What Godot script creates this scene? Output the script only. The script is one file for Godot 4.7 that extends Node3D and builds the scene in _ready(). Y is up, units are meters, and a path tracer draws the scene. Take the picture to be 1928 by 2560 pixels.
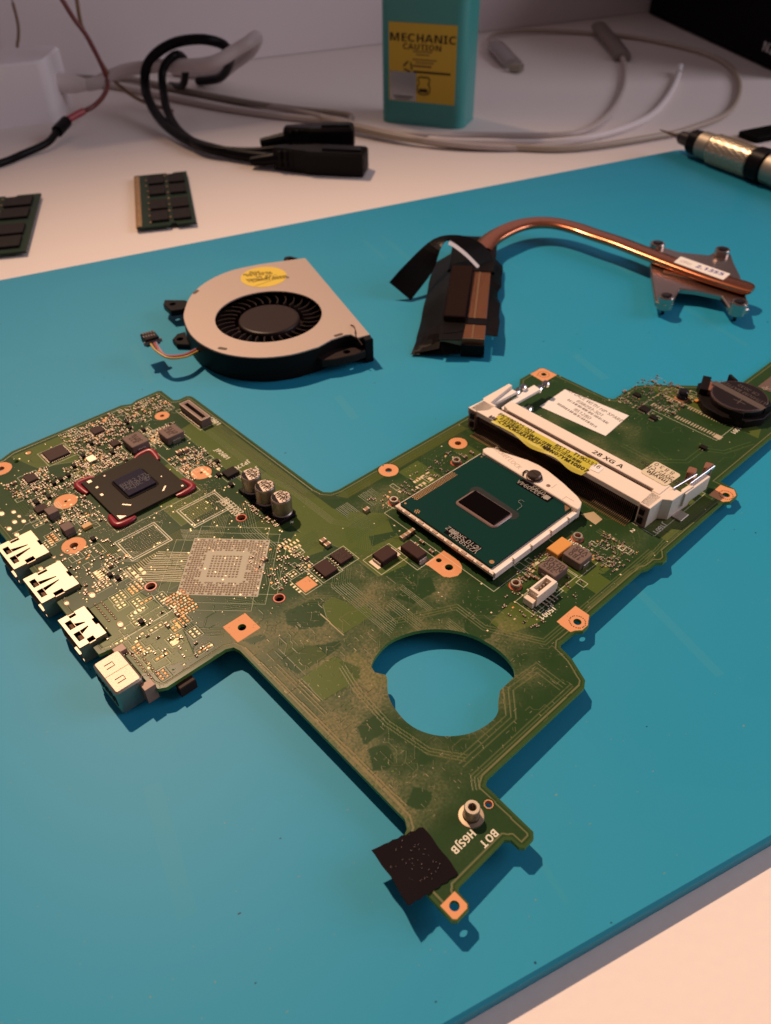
extends Node3D
# Work bench close-up: a laptop circuit board, its fan and heat sink on a teal mat. Lengths in the helpers are millimetres; (u, v, z) = (x, -z, y).
const S := 0.001
var rng := RandomNumberGenerator.new()
var used := {}
var mats := {}
var mesh_cache := {}
var bold: SystemFont
var sans: SystemFont
var grain: ImageTexture
var fine_bump: ImageTexture

func P(u: float, v: float, z: float) -> Vector3:
	return Vector3(u, z, -v) * S

class MB:
	var v := PackedVector3Array()
	var n := PackedVector3Array()
	var t := PackedVector2Array()
	var uvr := Rect2(0, 0, 1, 1)
	var xf := Transform3D.IDENTITY
	func tri(a: Vector3, b: Vector3, c: Vector3, na: Vector3, nb: Vector3, nc: Vector3) -> void:
		var g := (b - a).cross(c - a)
		if g.dot(na + nb + nc) > 0.0:
			var q := b; b = c; c = q
			var r := nb; nb = nc; nc = r
		for k in [[a, na], [b, nb], [c, nc]]:
			var p: Vector3 = k[0]
			t.append(Vector2((p.x - uvr.position.x) / uvr.size.x, (uvr.position.y + uvr.size.y - p.y) / uvr.size.y))
			var m: Vector3 = k[1]
			p = xf * p
			m = (xf.basis * m).normalized()
			v.append(Vector3(p.x, p.z, -p.y) * 0.001)
			n.append(Vector3(m.x, m.z, -m.y))
	func quad(a: Vector3, b: Vector3, c: Vector3, d: Vector3, m: Vector3) -> void:
		tri(a, b, c, m, m, m); tri(a, c, d, m, m, m)
	func quad4(a: Vector3, b: Vector3, c: Vector3, d: Vector3, na: Vector3, nb: Vector3, nc: Vector3, nd: Vector3) -> void:
		tri(a, b, c, na, nb, nc); tri(a, c, d, na, nc, nd)
	func mesh(old: ArrayMesh = null) -> ArrayMesh:
		var m := old if old else ArrayMesh.new()
		var arr := []
		arr.resize(Mesh.ARRAY_MAX)
		arr[Mesh.ARRAY_VERTEX] = v
		arr[Mesh.ARRAY_NORMAL] = n
		arr[Mesh.ARRAY_TEX_UV] = t
		m.add_surface_from_arrays(Mesh.PRIMITIVE_TRIANGLES, arr)
		return m

func ccw(p: PackedVector2Array) -> PackedVector2Array:
	if Geometry2D.is_polygon_clockwise(p):
		var q := p.duplicate()
		q.reverse()
		return q
	return p

func ring_normals(p: PackedVector2Array) -> Array:
	# outward edge normals of a counter-clockwise ring, and the mitre at each vertex
	var e := []
	var m := []
	var c := p.size()
	for k in c:
		var d := (p[(k + 1) % c] - p[k]).normalized()
		e.append(Vector2(d.y, -d.x))
	for k in c:
		var a: Vector2 = e[(k + c - 1) % c]
		var b: Vector2 = e[k]
		m.append((a + b) / maxf(0.35, 1.0 + a.dot(b)))
	return [e, m]

func cap_pieces(outer: PackedVector2Array, holes: Array) -> Array:
	if holes.is_empty():
		return [outer]
	var lo := outer[0]; var hi := outer[0]
	for q in outer:
		lo = lo.min(q); hi = hi.max(q)
	var cuts := [lo.x - 1.0, hi.x + 1.0]
	for h in holes:
		var a := INF; var b := -INF
		for q in h:
			a = minf(a, q.x); b = maxf(b, q.x)
		cuts.append((a + b) / 2.0)
	cuts.sort()
	var out := []
	for k in cuts.size() - 1:
		if cuts[k + 1] - cuts[k] < 0.01: continue
		var band := PackedVector2Array([Vector2(cuts[k], lo.y - 1), Vector2(cuts[k + 1], lo.y - 1), Vector2(cuts[k + 1], hi.y + 1), Vector2(cuts[k], hi.y + 1)])
		var pieces: Array = Geometry2D.intersect_polygons(outer, band)
		for h in holes:
			var next := []
			for q in pieces:
				next.append_array(Geometry2D.clip_polygons(q, h))
			pieces = next
		out.append_array(pieces)
	return out

func cap(b: MB, poly: PackedVector2Array, z: float, up: float, holes: Array = []) -> void:
	for q in cap_pieces(poly, holes):
		var idx := Geometry2D.triangulate_polygon(q)
		for k in range(0, idx.size(), 3):
			var m := Vector3(0, 0, up)
			b.tri(Vector3(q[idx[k]].x, q[idx[k]].y, z), Vector3(q[idx[k + 1]].x, q[idx[k + 1]].y, z), Vector3(q[idx[k + 2]].x, q[idx[k + 2]].y, z), m, m, m)

func side(b: MB, p: PackedVector2Array, q: PackedVector2Array, z0: float, z1: float, tilt := 0.0, flip := 1.0) -> void:
	var rn := ring_normals(p)
	var c := p.size()
	for k in c:
		var j := (k + 1) % c
		var e: Vector2 = rn[0][k]
		var na := e; var nb := e
		if e.dot(rn[0][(k + c - 1) % c]) > 0.8: na = (e + rn[0][(k + c - 1) % c]).normalized()
		if e.dot(rn[0][j]) > 0.8: nb = (e + rn[0][j]).normalized()
		var n0 := Vector3(na.x * flip, na.y * flip, tilt).normalized()
		var n1 := Vector3(nb.x * flip, nb.y * flip, tilt).normalized()
		b.quad4(Vector3(p[k].x, p[k].y, z0), Vector3(p[j].x, p[j].y, z0), Vector3(q[j].x, q[j].y, z1), Vector3(q[k].x, q[k].y, z1), n0, n1, n1, n0)

func inset(p: PackedVector2Array, d: float) -> PackedVector2Array:
	var m: Array = ring_normals(p)[1]
	var q := PackedVector2Array()
	for k in p.size(): q.append(p[k] - m[k] * d)
	return q

func prism(b: MB, poly: PackedVector2Array, z0: float, z1: float, bev := 0.0, holes: Array = [], bottom := true) -> void:
	poly = ccw(poly)
	var top := inset(poly, bev) if bev > 0.0 else poly
	side(b, poly, poly, z0, z1 - bev)
	if bev > 0.0: side(b, poly, top, z1 - bev, z1, 1.0)
	cap(b, top, z1, 1.0, holes)
	if bottom: cap(b, poly, z0, -1.0, holes)
	for h in holes: side(b, ccw(h), ccw(h), z0, z1, 0.0, -1.0)

func rrect(cu: float, cv: float, w: float, h: float, r := 0.0, yaw := 0.0, seg := 3) -> PackedVector2Array:
	var o := PackedVector2Array()
	var c := [Vector2(w / 2, -h / 2), Vector2(w / 2, h / 2), Vector2(-w / 2, h / 2), Vector2(-w / 2, -h / 2)]
	for k in 4:
		if r <= 0.0:
			o.append(Vector2(cu, cv) + c[k].rotated(yaw)); continue
		var cc: Vector2 = c[k] - Vector2(signf(c[k].x), signf(c[k].y)) * r
		for s in seg + 1:
			var a := -PI / 2 + k * PI / 2 + s * PI / 2 / seg
			o.append(Vector2(cu, cv) + (cc + Vector2(cos(a), sin(a)) * r).rotated(yaw))
	return o

func circle(cu: float, cv: float, r: float, seg := 24) -> PackedVector2Array:
	var o := PackedVector2Array()
	for k in seg: o.append(Vector2(cu + r * cos(TAU * k / seg), cv + r * sin(TAU * k / seg)))
	return o

func poly(a: Array) -> PackedVector2Array:
	var o := PackedVector2Array()
	for k in range(0, a.size(), 2): o.append(Vector2(a[k], a[k + 1]))
	return o

func box(b: MB, u: float, v: float, z0: float, w: float, h: float, z1: float, bev := 0.0, yaw := 0.0) -> void:
	prism(b, rrect(u, v, w, h, 0.0, yaw), z0, z1, bev)

func spline(pts: Array, sub := 6) -> Array:
	var o := []
	for k in pts.size() - 1:
		var a: Vector3 = pts[maxi(k - 1, 0)]; var p: Vector3 = pts[k]; var q: Vector3 = pts[k + 1]; var d: Vector3 = pts[mini(k + 2, pts.size() - 1)]
		for s in sub: o.append(p.cubic_interpolate(q, a, d, float(s) / sub))
	o.append(pts[-1])
	return o

func tube(b: MB, path: Array, r: float, seg := 10, flat := 1.0, ends := true, taper: Array = [], square := 1.0) -> void:
	# path in (u, v, z); flat < 1 squashes the section in height
	var rings := []
	var nrm := []
	for k in path.size():
		var d: Vector3 = (path[mini(k + 1, path.size() - 1)] - path[maxi(k - 1, 0)]).normalized()
		var sd := d.cross(Vector3(0, 0, 1))
		sd = Vector3(1, 0, 0) if sd.length() < 0.05 else sd.normalized()
		var up := sd.cross(d).normalized()
		var rr = r * (taper[k] if taper.size() == path.size() else 1.0)
		var ring := []; var ns := []
		for s in seg:
			var a := TAU * s / seg
			var ca := signf(cos(a)) * pow(absf(cos(a)), square); var sa := signf(sin(a)) * pow(absf(sin(a)), square)
			ring.append(path[k] + sd * ca * rr + up * sa * rr * flat)
			ns.append((sd * signf(ca) * pow(absf(ca), 2.0 / square - 1.0) * flat + up * signf(sa) * pow(absf(sa), 2.0 / square - 1.0)).normalized())
		rings.append(ring); nrm.append(ns)
	for k in path.size() - 1:
		for s in seg:
			var j := (s + 1) % seg
			b.quad4(rings[k][s], rings[k][j], rings[k + 1][j], rings[k + 1][s], nrm[k][s], nrm[k][j], nrm[k + 1][j], nrm[k + 1][s])
	if ends:
		for e in [0, path.size() - 1]:
			var m: Vector3 = (path[0] - path[1]).normalized() if e == 0 else (path[-1] - path[-2]).normalized()
			for s in seg: b.tri(path[e], rings[e][s], rings[e][(s + 1) % seg], m, m, m)

func lathe(b: MB, u: float, v: float, prof: Array, seg := 24) -> void:
	for k in prof.size() - 1:
		var p: Vector2 = prof[k]; var q: Vector2 = prof[k + 1]
		var d := (q - p).normalized()
		var m := Vector2(d.y, -d.x)
		for s in seg:
			var a := TAU * s / seg; var c := TAU * (s + 1) / seg
			var da := Vector3(cos(a), sin(a), 0); var dc := Vector3(cos(c), sin(c), 0)
			var o := Vector3(u, v, 0); var Z := Vector3(0, 0, 1)
			b.quad4(o + da * p.x + Z * p.y, o + dc * p.x + Z * p.y, o + dc * q.x + Z * q.y, o + da * q.x + Z * q.y, da * m.x + Z * m.y, dc * m.x + Z * m.y, dc * m.x + Z * m.y, da * m.x + Z * m.y)

func dome(b: MB, u: float, v: float, z: float, r: float, h: float, seg := 6) -> void:
	var top := Vector3(u, v, z + h)
	for s in seg:
		var a := TAU * s / seg; var c := TAU * (s + 1) / seg
		var da := Vector3(cos(a), sin(a), 0); var dc := Vector3(cos(c), sin(c), 0)
		var p := Vector3(u, v, z)
		var m0 := p + da * r * 0.7 + Vector3(0, 0, h * 0.7); var m1 := p + dc * r * 0.7 + Vector3(0, 0, h * 0.7)
		b.quad4(p + da * r, p + dc * r, m1, m0, da, dc, dc + Vector3(0, 0, 1), da + Vector3(0, 0, 1))
		b.tri(m0, m1, top, da + Vector3(0, 0, 1), dc + Vector3(0, 0, 1), Vector3(0, 0, 1))

# ---- objects
func unique(called: String) -> String:
	used[called] = used.get(called, -1) + 1
	return called if used[called] == 0 else "%s_%03d" % [called, used[called]]

func thing(called: String, label: String, category: String, u: float, v: float, z: float, group := "") -> Node3D:
	var o := Node3D.new()
	o.name = unique(called)
	add_child(o, true)
	o.position = P(u, v, z)
	o.set_meta("label", label); o.set_meta("category", category)
	if group: o.set_meta("group", group)
	return o

func piece(called: String, m: Mesh, material: Material, parent: Node, label := "") -> MeshInstance3D:
	var o := MeshInstance3D.new()
	var taken := 0
	var want := called
	while parent.has_node(NodePath(want)):
		taken += 1
		want = "%s_%03d" % [called, taken]
	o.name = want
	o.mesh = m
	if material: o.material_override = material
	parent.add_child(o, true)
	if label: o.set_meta("label", label)
	return o

func obj(called: String, b: MB, material: Material, parent: Node, label := "") -> MeshInstance3D:
	return piece(called, b.mesh(), material, parent, label)

func mat(key: String, c: Color, rough := 0.5, metal := 0.0, spec := 0.5) -> StandardMaterial3D:
	if mats.has(key): return mats[key]
	var m := StandardMaterial3D.new()
	m.albedo_color = c.linear_to_srgb()
	m.roughness = rough; m.metallic = metal; m.metallic_specular = spec
	mats[key] = m
	return m

func grainy(m: StandardMaterial3D, scale: float, strength: float) -> StandardMaterial3D:
	m.normal_enabled = true
	m.normal_texture = fine_bump
	m.normal_scale = strength
	m.uv1_triplanar = true
	m.uv1_scale = Vector3.ONE * scale
	return m

func words(parent: Node, s: String, u: float, v: float, z: float, h: float, yaw: float, m: Material, thick := false, wide := 1.0, called := "lettering") -> MeshInstance3D:
	var key := "%s|%.2f|%s" % [s, h, thick]
	if not mesh_cache.has(key):
		var t := TextMesh.new()
		t.text = s
		t.font = bold if thick else sans
		t.font_size = 24
		t.pixel_size = h * S / 17.3
		t.depth = 0.015 * S
		t.curve_step = 3.0
		mesh_cache[key] = t
	var o := piece(called, mesh_cache[key], m, parent)
	o.transform = Transform3D(Basis(Vector3.UP, deg_to_rad(yaw)) * Basis(Vector3.RIGHT, -PI / 2) * Basis.from_scale(Vector3(wide, 1, 1)), P(u, v, z))
	return o

func noise_image(seed_: int, freq: float, w: int, h: int, oct := 4) -> Image:
	var f := FastNoiseLite.new()
	f.seed = seed_; f.frequency = freq; f.fractal_octaves = oct
	f.noise_type = FastNoiseLite.TYPE_SIMPLEX_SMOOTH
	return f.get_image(w, h)

func make_textures() -> void:
	var im := noise_image(7, 0.12, 256, 256, 3)
	im.convert(Image.FORMAT_RGBA8)
	im.bump_map_to_normal_map(2.0)
	fine_bump = ImageTexture.create_from_image(im)

# ---- the printed face of the circuit board (traces under green lacquer, tin, copper, silk print, dust)
const PX := 6.0
const U0 := -133.5
const V0 := -115.5
const BW := 211.0
const BH := 291.0
var alb: Image
var orm: Image
var hgt: Image
const LACQUER := Color(0.020, 0.052, 0.016)
const POUR := Color(0.070, 0.108, 0.022)
const SILK := Color(0.70, 0.66, 0.52)
const TIN := Color(0.80, 0.66, 0.46)
const COPPER := Color(0.70, 0.32, 0.15)

func px(u: float, v: float) -> Vector2: return Vector2((u - U0) * PX, (V0 + BH - v) * PX)

func put(r: Rect2i, c: Color, rough := -1.0, metal := 0.0, h := -1.0) -> void:
	if c.a > 0.0: alb.fill_rect(r, c.linear_to_srgb())
	if rough >= 0.0: orm.fill_rect(r, Color(1, rough, metal))
	if h >= 0.0: hgt.fill_rect(r, Color(h, h, h))

func fill(p: PackedVector2Array, c: Color, rough := -1.0, metal := 0.0, h := -1.0, target: Image = null, scale := 1.0) -> void:
	var q := PackedVector2Array()
	var lo := INF; var hi := -INF
	for k in p:
		var w := px(k.x, k.y) * scale
		q.append(w); lo = minf(lo, w.y); hi = maxf(hi, w.y)
	for y in range(maxi(0, floori(lo)), ceili(hi) + 1):
		var xs := []
		for k in q.size():
			var a := q[k]; var b := q[(k + 1) % q.size()]
			if (a.y <= y + 0.5) != (b.y <= y + 0.5): xs.append(a.x + (y + 0.5 - a.y) / (b.y - a.y) * (b.x - a.x))
		xs.sort()
		for k in range(0, xs.size() - 1, 2):
			var r := Rect2i(roundi(xs[k]), y, maxi(1, roundi(xs[k + 1]) - roundi(xs[k])), 1)
			if target: target.fill_rect(r, c)
			else: put(r, c, rough, metal, h)

func line(pts: PackedVector2Array, w: float, c: Color, rough := -1.0, metal := 0.0, h := -1.0) -> void:
	var pw := maxi(1, roundi(w * PX))
	for k in pts.size() - 1:
		var a := px(pts[k].x, pts[k].y); var b := px(pts[k + 1].x, pts[k + 1].y)
		var lo := a.min(b); var sz := (a - b).abs()
		if sz.x < 1.0 or sz.y < 1.0:
			put(Rect2i(roundi(lo.x - pw / 2.0), roundi(lo.y - pw / 2.0), roundi(sz.x) + pw, roundi(sz.y) + pw), c, rough, metal, h)
		else:
			var n := ceili(maxf(sz.x, sz.y))
			for s in n + 1:
				var q := a.lerp(b, float(s) / n)
				put(Rect2i(roundi(q.x - pw / 2.0), roundi(q.y - pw / 2.0), pw, pw), c, rough, metal, h)

func outline(p: PackedVector2Array, w: float, c: Color, rough := -1.0, metal := 0.0, h := -1.0) -> void:
	var q := p.duplicate()
	q.append(p[0])
	line(q, w, c, rough, metal, h)

func dot(u: float, v: float, r: float, c: Color, rough := -1.0, metal := 0.0, h := -1.0) -> void:
	if r < 0.3:
		var q := px(u, v); var s := maxi(1, roundi(r * 2 * PX))
		put(Rect2i(roundi(q.x - s / 2.0), roundi(q.y - s / 2.0), s, s), c, rough, metal, h)
	else: fill(circle(u, v, r, 20), c, rough, metal, h)

func bundle(a: Array, n: int, pitch: float, w: float, c: Color, h := 0.75) -> void:
	var p := poly(a)
	for k in n:
		var off := (k - (n - 1) / 2.0) * pitch
		var q := PackedVector2Array()
		for s in p.size():
			var d0 := (p[s] - p[maxi(s - 1, 0)]).normalized() if s > 0 else (p[1] - p[0]).normalized()
			var d1 := (p[s + 1] - p[s]).normalized() if s < p.size() - 1 else d0
			var m := (d0.orthogonal() + d1.orthogonal()) / (1.0 + d0.dot(d1))
			q.append(p[s] + m * off)
		line(q, w, c, -1.0, 0.0, h)

func wander(u: float, v: float, n: int, step: float, w: float, c: Color) -> void:
	var p := PackedVector2Array([Vector2(u, v)])
	var d := rng.randi_range(0, 7)
	for k in n:
		p.append(p[-1] + Vector2.RIGHT.rotated(d * PI / 4) * step * rng.randf_range(0.4, 1.4))
		d += [-1, 1, -1, 1, 2, -2][rng.randi_range(0, 5)]
	line(p, w, c, -1.0, 0.0, 0.7)

func silk_box(u: float, v: float, w: float, h: float, yaw := 0.0, t := 0.17) -> void:
	outline(rrect(u, v, w, h, 0.0, yaw), t, SILK, 0.7, 0.0, 0.8)

func board_texture() -> StandardMaterial3D:
	var w := int(BW * PX); var h := int(BH * PX)
	alb = Image.create(w, h, false, Image.FORMAT_RGB8); alb.fill(LACQUER.linear_to_srgb())
	orm = Image.create(w, h, false, Image.FORMAT_RGB8); orm.fill(Color(1, 0.30, 0))
	hgt = Image.create(w, h, false, Image.FORMAT_RGB8); hgt.fill(Color(0.5, 0.5, 0.5))
	# copper planes under the lacquer
	for a in [[-104, -46, -62, -46, -58, -42.6, -42, -42.6, -38, -47, -28, -47, -26, -44.5, -14, -41, -12, -36, -18, -32.5, -118, -33, -118, -36, -106, -36.5], [-20, -42, -3, -42, -1, -33, -6, -25, -12, -26, -14, -38], [-34, -48, -26, -42, -22, -47, -24, -54, -30, -55],
			[-5.7, -60.6, -6.1, -56.6, -2, -54.9, 2.2, -54.3, 2.1, -52.1, 6.6, -52.2, 6, -62.8, -0.7, -63.1], [9.6, -80.1, 9.8, -69.6, 17.5, -67, 19.7, -69.2, 18.6, -80.4],
			[29.8, -31.4, 29, -21.7, 36, -19.6, 38.9, -21.1, 37.6, -26, 35.4, -31.4], [-38.6, -28, -38.6, 30, -35.4, 30, -35.4, -26], [-24, -40, -18, -34, -14, -26, -22, -22, -30, -30],
			[22.5, -8, 37, -8, 37, 4, 40, 6, 40, 9, 22.5, 9], [36, -2, 43, -2, 43, 5, 36, 5], [38, -46, 44, -50, 46, -60, 42, -66, 39, -60, 41, -50], [-34, -5, -20, -5, -20, 4, -34, 4], [36, 31, 45, 31, 45, 58, 36, 60],
			[-90, -72, -60, -72, -60, -60, -90, -58], [-130, -96, -118, -92, -112, -80, -130, -74], [-48, -112, -20, -112, -14, -96, -30, -92, -48, -96], [-8, 100, 2, 108, 36, 106, 38, 100]]:
		fill(poly(a), POUR, 0.34, 0.0, 0.62)
	for k in 26: # broken shapes of plane and lacquer
		var u := rng.randf_range(-128, 42); var v := rng.randf_range(-110, 96)
		fill(rrect(u, v, rng.randf_range(3, 12), rng.randf_range(3, 10), 0.0, 0.0), POUR.lerp(LACQUER, rng.randf_range(0.3, 0.8)), -1.0, 0.0, 0.58)
	# traces
	var tr := Color(0.048, 0.092, 0.028)
	var tr2 := Color(0.082, 0.108, 0.038)
	bundle([-118, -34.5, -46, -34.5, -36.5, -25, -36.5, 34], 9, 0.42, 0.16, Color(0.045, 0.055, 0.014))
	bundle([-116, -38.5, -60, -38.5, -52, -36.5, -30, -36.5, -20, -30, -20, -22], 5, 0.5, 0.16, tr2)
	bundle([-34, -30, -22, -30, -14, -38, -14, -46, -8, -52, 14, -52, 20, -46], 9, 0.62, 0.22, tr)
	bundle([-34, -20, -26, -20, -22, -24, -22, -38, -28, -44, -28, -60, -34, -66], 10, 0.6, 0.2, tr)
	bundle([-33, 26, -33, 8, -29, 4, -29, -22], 8, 0.6, 0.2, tr)
	bundle([-10, -62, 6, -46, 18, -46, 22, -40, 36, -40, 40, -36], 6, 0.6, 0.2, tr2)
	bundle([-12, -56, 4, -40, 16, -40], 4, 0.55, 0.18, tr2)
	bundle([12, -50, 20, -34, 30, -34, 44, -26, 44, 24], 3, 0.9, 0.3, tr2)
	bundle([44.6, 60, 44.6, 30, 45.6, 18, 44.5, 12, 44.5, -8], 3, 0.7, 0.28, tr2)
	bundle([56, -34, 48, -34, 47, -44, 53, -50, 53, -68], 3, 1.2, 0.4, tr2)
	bundle([57.6, -32, 57.6, -68, 60, -70], 3, 0.8, 0.3, tr2)
	bundle([14, -70, 22, -72, 34, -73, 46, -71, 53, -66], 3, 0.8, 0.25, tr2)
	bundle([-8, -85, 52, -84.4], 2, 0.7, 0.3, Color(0.2, 0.17, 0.09))
	bundle([2, -82.2, 22, -82.2], 2, 0.9, 0.22, Color(0.42, 0.34, 0.2), 0.9)
	bundle([-3.5, -63, 6.3, -63.2], 1, 0.5, 0.28, Color(0.45, 0.36, 0.2), 0.9)
	bundle([9.2, -80.8, 18.2, -80.8], 1, 0.5, 0.28, Color(0.45, 0.36, 0.2), 0.9)
	bundle([-70, -93, -62, -93, -57, -88, -57, -74, -50, -67], 9, 0.5, 0.2, Color(0.20, 0.19, 0.09), 0.8)
	bundle([-56, -60, -50, -66, -50, -72], 10, 0.5, 0.2, Color(0.24, 0.22, 0.11), 0.8)
	bundle([-43.4, -79.6, -52.4, -88.6, -55, -88.6], 17, 0.72, 0.3, Color(0.5, 0.43, 0.27), 0.9)
	bundle([-56, -52, -44, -58, -34, -58, -30, -62], 8, 0.7, 0.2, tr)
	bundle([-27, -62, -20, -66, -20, -74, -24, -80], 7, 0.7, 0.2, tr)
	bundle([-16, -86, -22, -92, -30, -92], 6, 0.5, 0.18, tr2)
	bundle([-110, -104, -98, -104, -94, -96, -88, -96], 4, 0.7, 0.2, tr2)
	bundle([28, 20, 34, 20, 38, 16, 38, 10], 3, 0.9, 0.3, tr2)
	bundle([8, 62, 20, 62, 28, 70, 28, 80, 34, 84, 38, 96], 2, 1.5, 0.3, tr)
	for k in 230:
		var u := rng.randf_range(-130, 46); var v := rng.randf_range(-112, 100)
		wander(u, v, rng.randi_range(3, 7), rng.randf_range(1.2, 3.6), 0.2, [tr, tr, tr2, LACQUER * 0.7][rng.randi_range(0, 3)])
	# the seam of bare lacquer along the edge of the board
	outline(inset(ccw(board_edge()), 1.3), 0.35, Color(0.15, 0.155, 0.07), -1.0, 0.0, 0.7)
	outline(inset(ccw(board_edge()), 0.3), 0.7, Color(0.035, 0.075, 0.02), -1.0, 0.0, 0.5)
	# dust and dried flux, with the clean patches left in it
	var dw := w / 2; var dh := h / 2
	var mask := Image.create(dw, dh, false, Image.FORMAT_L8)
	mask.fill(Color(0.10, 0.10, 0.10))
	for a in [[-18, -86, -14, -70, -12, -58, -4, -46, 6, -40, 20, -40, 26, -32, 40, -28, 46, -30, 52, -40, 50, -56, 40, -68, 52, -72, 60, -70, 60, -78, 54, -86], [-12, -46, 2, -40, 4, -28, 18, -32, 30, -42, 24, -52, 4, -52]]:
		fill(poly(a), Color(0.78, 0.78, 0.78), -1, 0, -1, mask, 0.5)
	fill(poly([-28, 45, -28, 82, -8, 84, 2, 72, 22, 66, 36, 58, 36, 45]), Color(0.52, 0.52, 0.52), -1, 0, -1, mask, 0.5)
	fill(poly([12, -88, 20, -66, 30, -70, 44, -70, 56, -72, 60, -78, 50, -87]), Color(0.95, 0.95, 0.95), -1, 0, -1, mask, 0.5)
	fill(poly([-30, -30, -20, -22, -22, -14, -20, -6, -30, -6, -36, -20]), Color(0.5, 0.5, 0.5), -1, 0, -1, mask, 0.5)
	fill(poly([38, 20, 46, 20, 46, 58, 41, 60, 38, 44]), Color(0.45, 0.45, 0.45), -1, 0, -1, mask, 0.5)
	mask.resize(dw / 20, dh / 20, Image.INTERPOLATE_BILINEAR); mask.resize(dw, dh, Image.INTERPOLATE_CUBIC)
	for a in [[-10.7, -69.7, -9.4, -62, -8.1, -59.2, -3, -59.6, -1, -63, 0.2, -65.4, -2.9, -70.3, -7, -72], [0.3, -79.4, 2, -73, 5.2, -69, 7, -65, 8.6, -66, 9, -72, 8, -79.8, 4, -81], [-10.3, -83.7, -8.2, -78.6, -7, -79.4, -7.6, -83.4], [-5.7, -60.6, -6.1, -56.6, -2, -54.9, 2.2, -54.3, 2.1, -52.1, 6.6, -52.2, 6, -62.8, -0.7, -63.1], [9.6, -80.1, 9.8, -69.6, 17.5, -67, 19.7, -69.2, 18.6, -80.4],
			[4, -38, 7, -31, 12, -34, 11, -42, 6, -44], [24, -36, 31, -30, 33, -36, 29, -41], [36, -81, 39, -77, 43, -80, 40, -84], [30, -79, 31, -72, 35, -74, 34, -82], [50, -80, 54, -78, 55, -82, 51, -84]]:
		var loop := []
		for s in range(-1, a.size() / 2 + 2): loop.append(Vector3(a[posmod(s * 2, a.size())], a[posmod(s * 2 + 1, a.size())], 0))
		var soft := PackedVector2Array()
		if a.size() == 16 or a.size() == 10: soft = poly(a)
		else:
			var sm := spline(loop, 5)
			for s in range(5, sm.size() - 11): soft.append(Vector2(sm[s].x + rng.randf_range(-0.15, 0.15), sm[s].y + rng.randf_range(-0.15, 0.15)))
		fill(soft, Color(0.06, 0.06, 0.06), -1, 0, -1, mask, 0.5)
	var n1 := noise_image(3, 0.016, dw, dh, 6); var n2 := noise_image(9, 0.42, dw, dh, 2); var n3 := noise_image(5, 0.006, dw, dh, 3)
	var md := mask.get_data(); var d1 := n1.get_data(); var d2 := n2.get_data(); var d3 := n3.get_data()
	var dust := PackedByteArray(); dust.resize(dw * dh * 4)
	for k in dw * dh:
		var a := md[k] / 255.0 * clampf((d1[k] - 30) / 130.0, 0.0, 1.2) * (0.25 + d2[k] / 170.0)
		var x := d3[k] / 255.0
		dust[k * 4] = int(104 + 18 * x + d2[k] / 9.0); dust[k * 4 + 1] = int(98 + 8 * x + d2[k] / 9.0); dust[k * 4 + 2] = int(70 + d2[k] / 11.0)
		dust[k * 4 + 3] = int(clampf(a * 178.0, 0, 215))
	var di := Image.create_from_data(dw, dh, false, Image.FORMAT_RGBA8, dust)
	di.resize(w, h, Image.INTERPOLATE_BILINEAR)
	alb.convert(Image.FORMAT_RGBA8)
	alb.blend_rect(di, Rect2i(0, 0, w, h), Vector2i.ZERO)
	for k in dw * dh:
		dust[k * 4] = 255; dust[k * 4 + 1] = int(100 + d2[k] / 4.0); dust[k * 4 + 2] = 0
		dust[k * 4 + 3] = mini(255, dust[k * 4 + 3])
	di = Image.create_from_data(dw, dh, false, Image.FORMAT_RGBA8, dust)
	di.resize(w, h, Image.INTERPOLATE_BILINEAR)
	orm.convert(Image.FORMAT_RGBA8)
	orm.blend_rect(di, Rect2i(0, 0, w, h), Vector2i.ZERO)
	# bare glints and scratches in the dusty part
	for k in 900:
		var u := rng.randf_range(-14, 58); var v := rng.randf_range(-86, -24)
		var d := Vector2.RIGHT.rotated(PI / 4 * rng.randi_range(0, 3)) * rng.randf_range(0.15, 1.1)
		var c: Color = [Color(0.24, 0.20, 0.13), Color(0.16, 0.14, 0.08), Color(0.05, 0.06, 0.025), Color(0.09, 0.10, 0.035)][rng.randi_range(0, 3)]
		line(PackedVector2Array([Vector2(u, v), Vector2(u, v) + d]), 0.17, c, 0.4, 0.15 if c.r > 0.2 else 0.0, 0.7)
	for k in 70:
		wander(rng.randf_range(-12, 56), rng.randf_range(-84, -26), rng.randi_range(3, 8), rng.randf_range(1.0, 3.0), 0.17, [Color(0.10, 0.105, 0.04), Color(0.05, 0.062, 0.024), Color(0.15, 0.13, 0.07)][rng.randi_range(0, 2)])
	# copper rings, vias, print
	for a in RINGS:
		if a[2] > 0.0:
			dot(a[0], a[1], a[2] + 0.35, LACQUER * 0.8)
			dot(a[0], a[1], a[2], COPPER, 0.6, 0.0, 0.6)
			if a[2] > 2.0:
				for k in 12: dot(a[0] + cos(TAU * k / 12) * (a[3] + 0.55), a[1] + sin(TAU * k / 12) * (a[3] + 0.55), 0.09, COPPER * 0.5)
	for a in [[-43.3, 74.9, -43.3, 81, -42.4, 82.1, -35.8, 82.1, -35.8, 74.2], [42.2, 59.6, 42.2, 67, 46.4, 68, 48.3, 66, 48.3, 61.6, 47, 59.8], [41.8, -18.2, 41.8, -9.9, 46.5, -9.9, 48.3, -13, 48.4, -15.4, 47, -17.2, 46.6, -18.4],
			[71.7, -93.7, 71.7, -89.5, 75.1, -89.5, 75.7, -90.1, 75.7, -93, 75.1, -93.7], [-17.8, -85.1, -17.8, -77.8, -10.6, -77.8, -10.6, -85.1]]:
		fill(poly(a), COPPER, 0.6, 0.0, 0.6)
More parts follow.
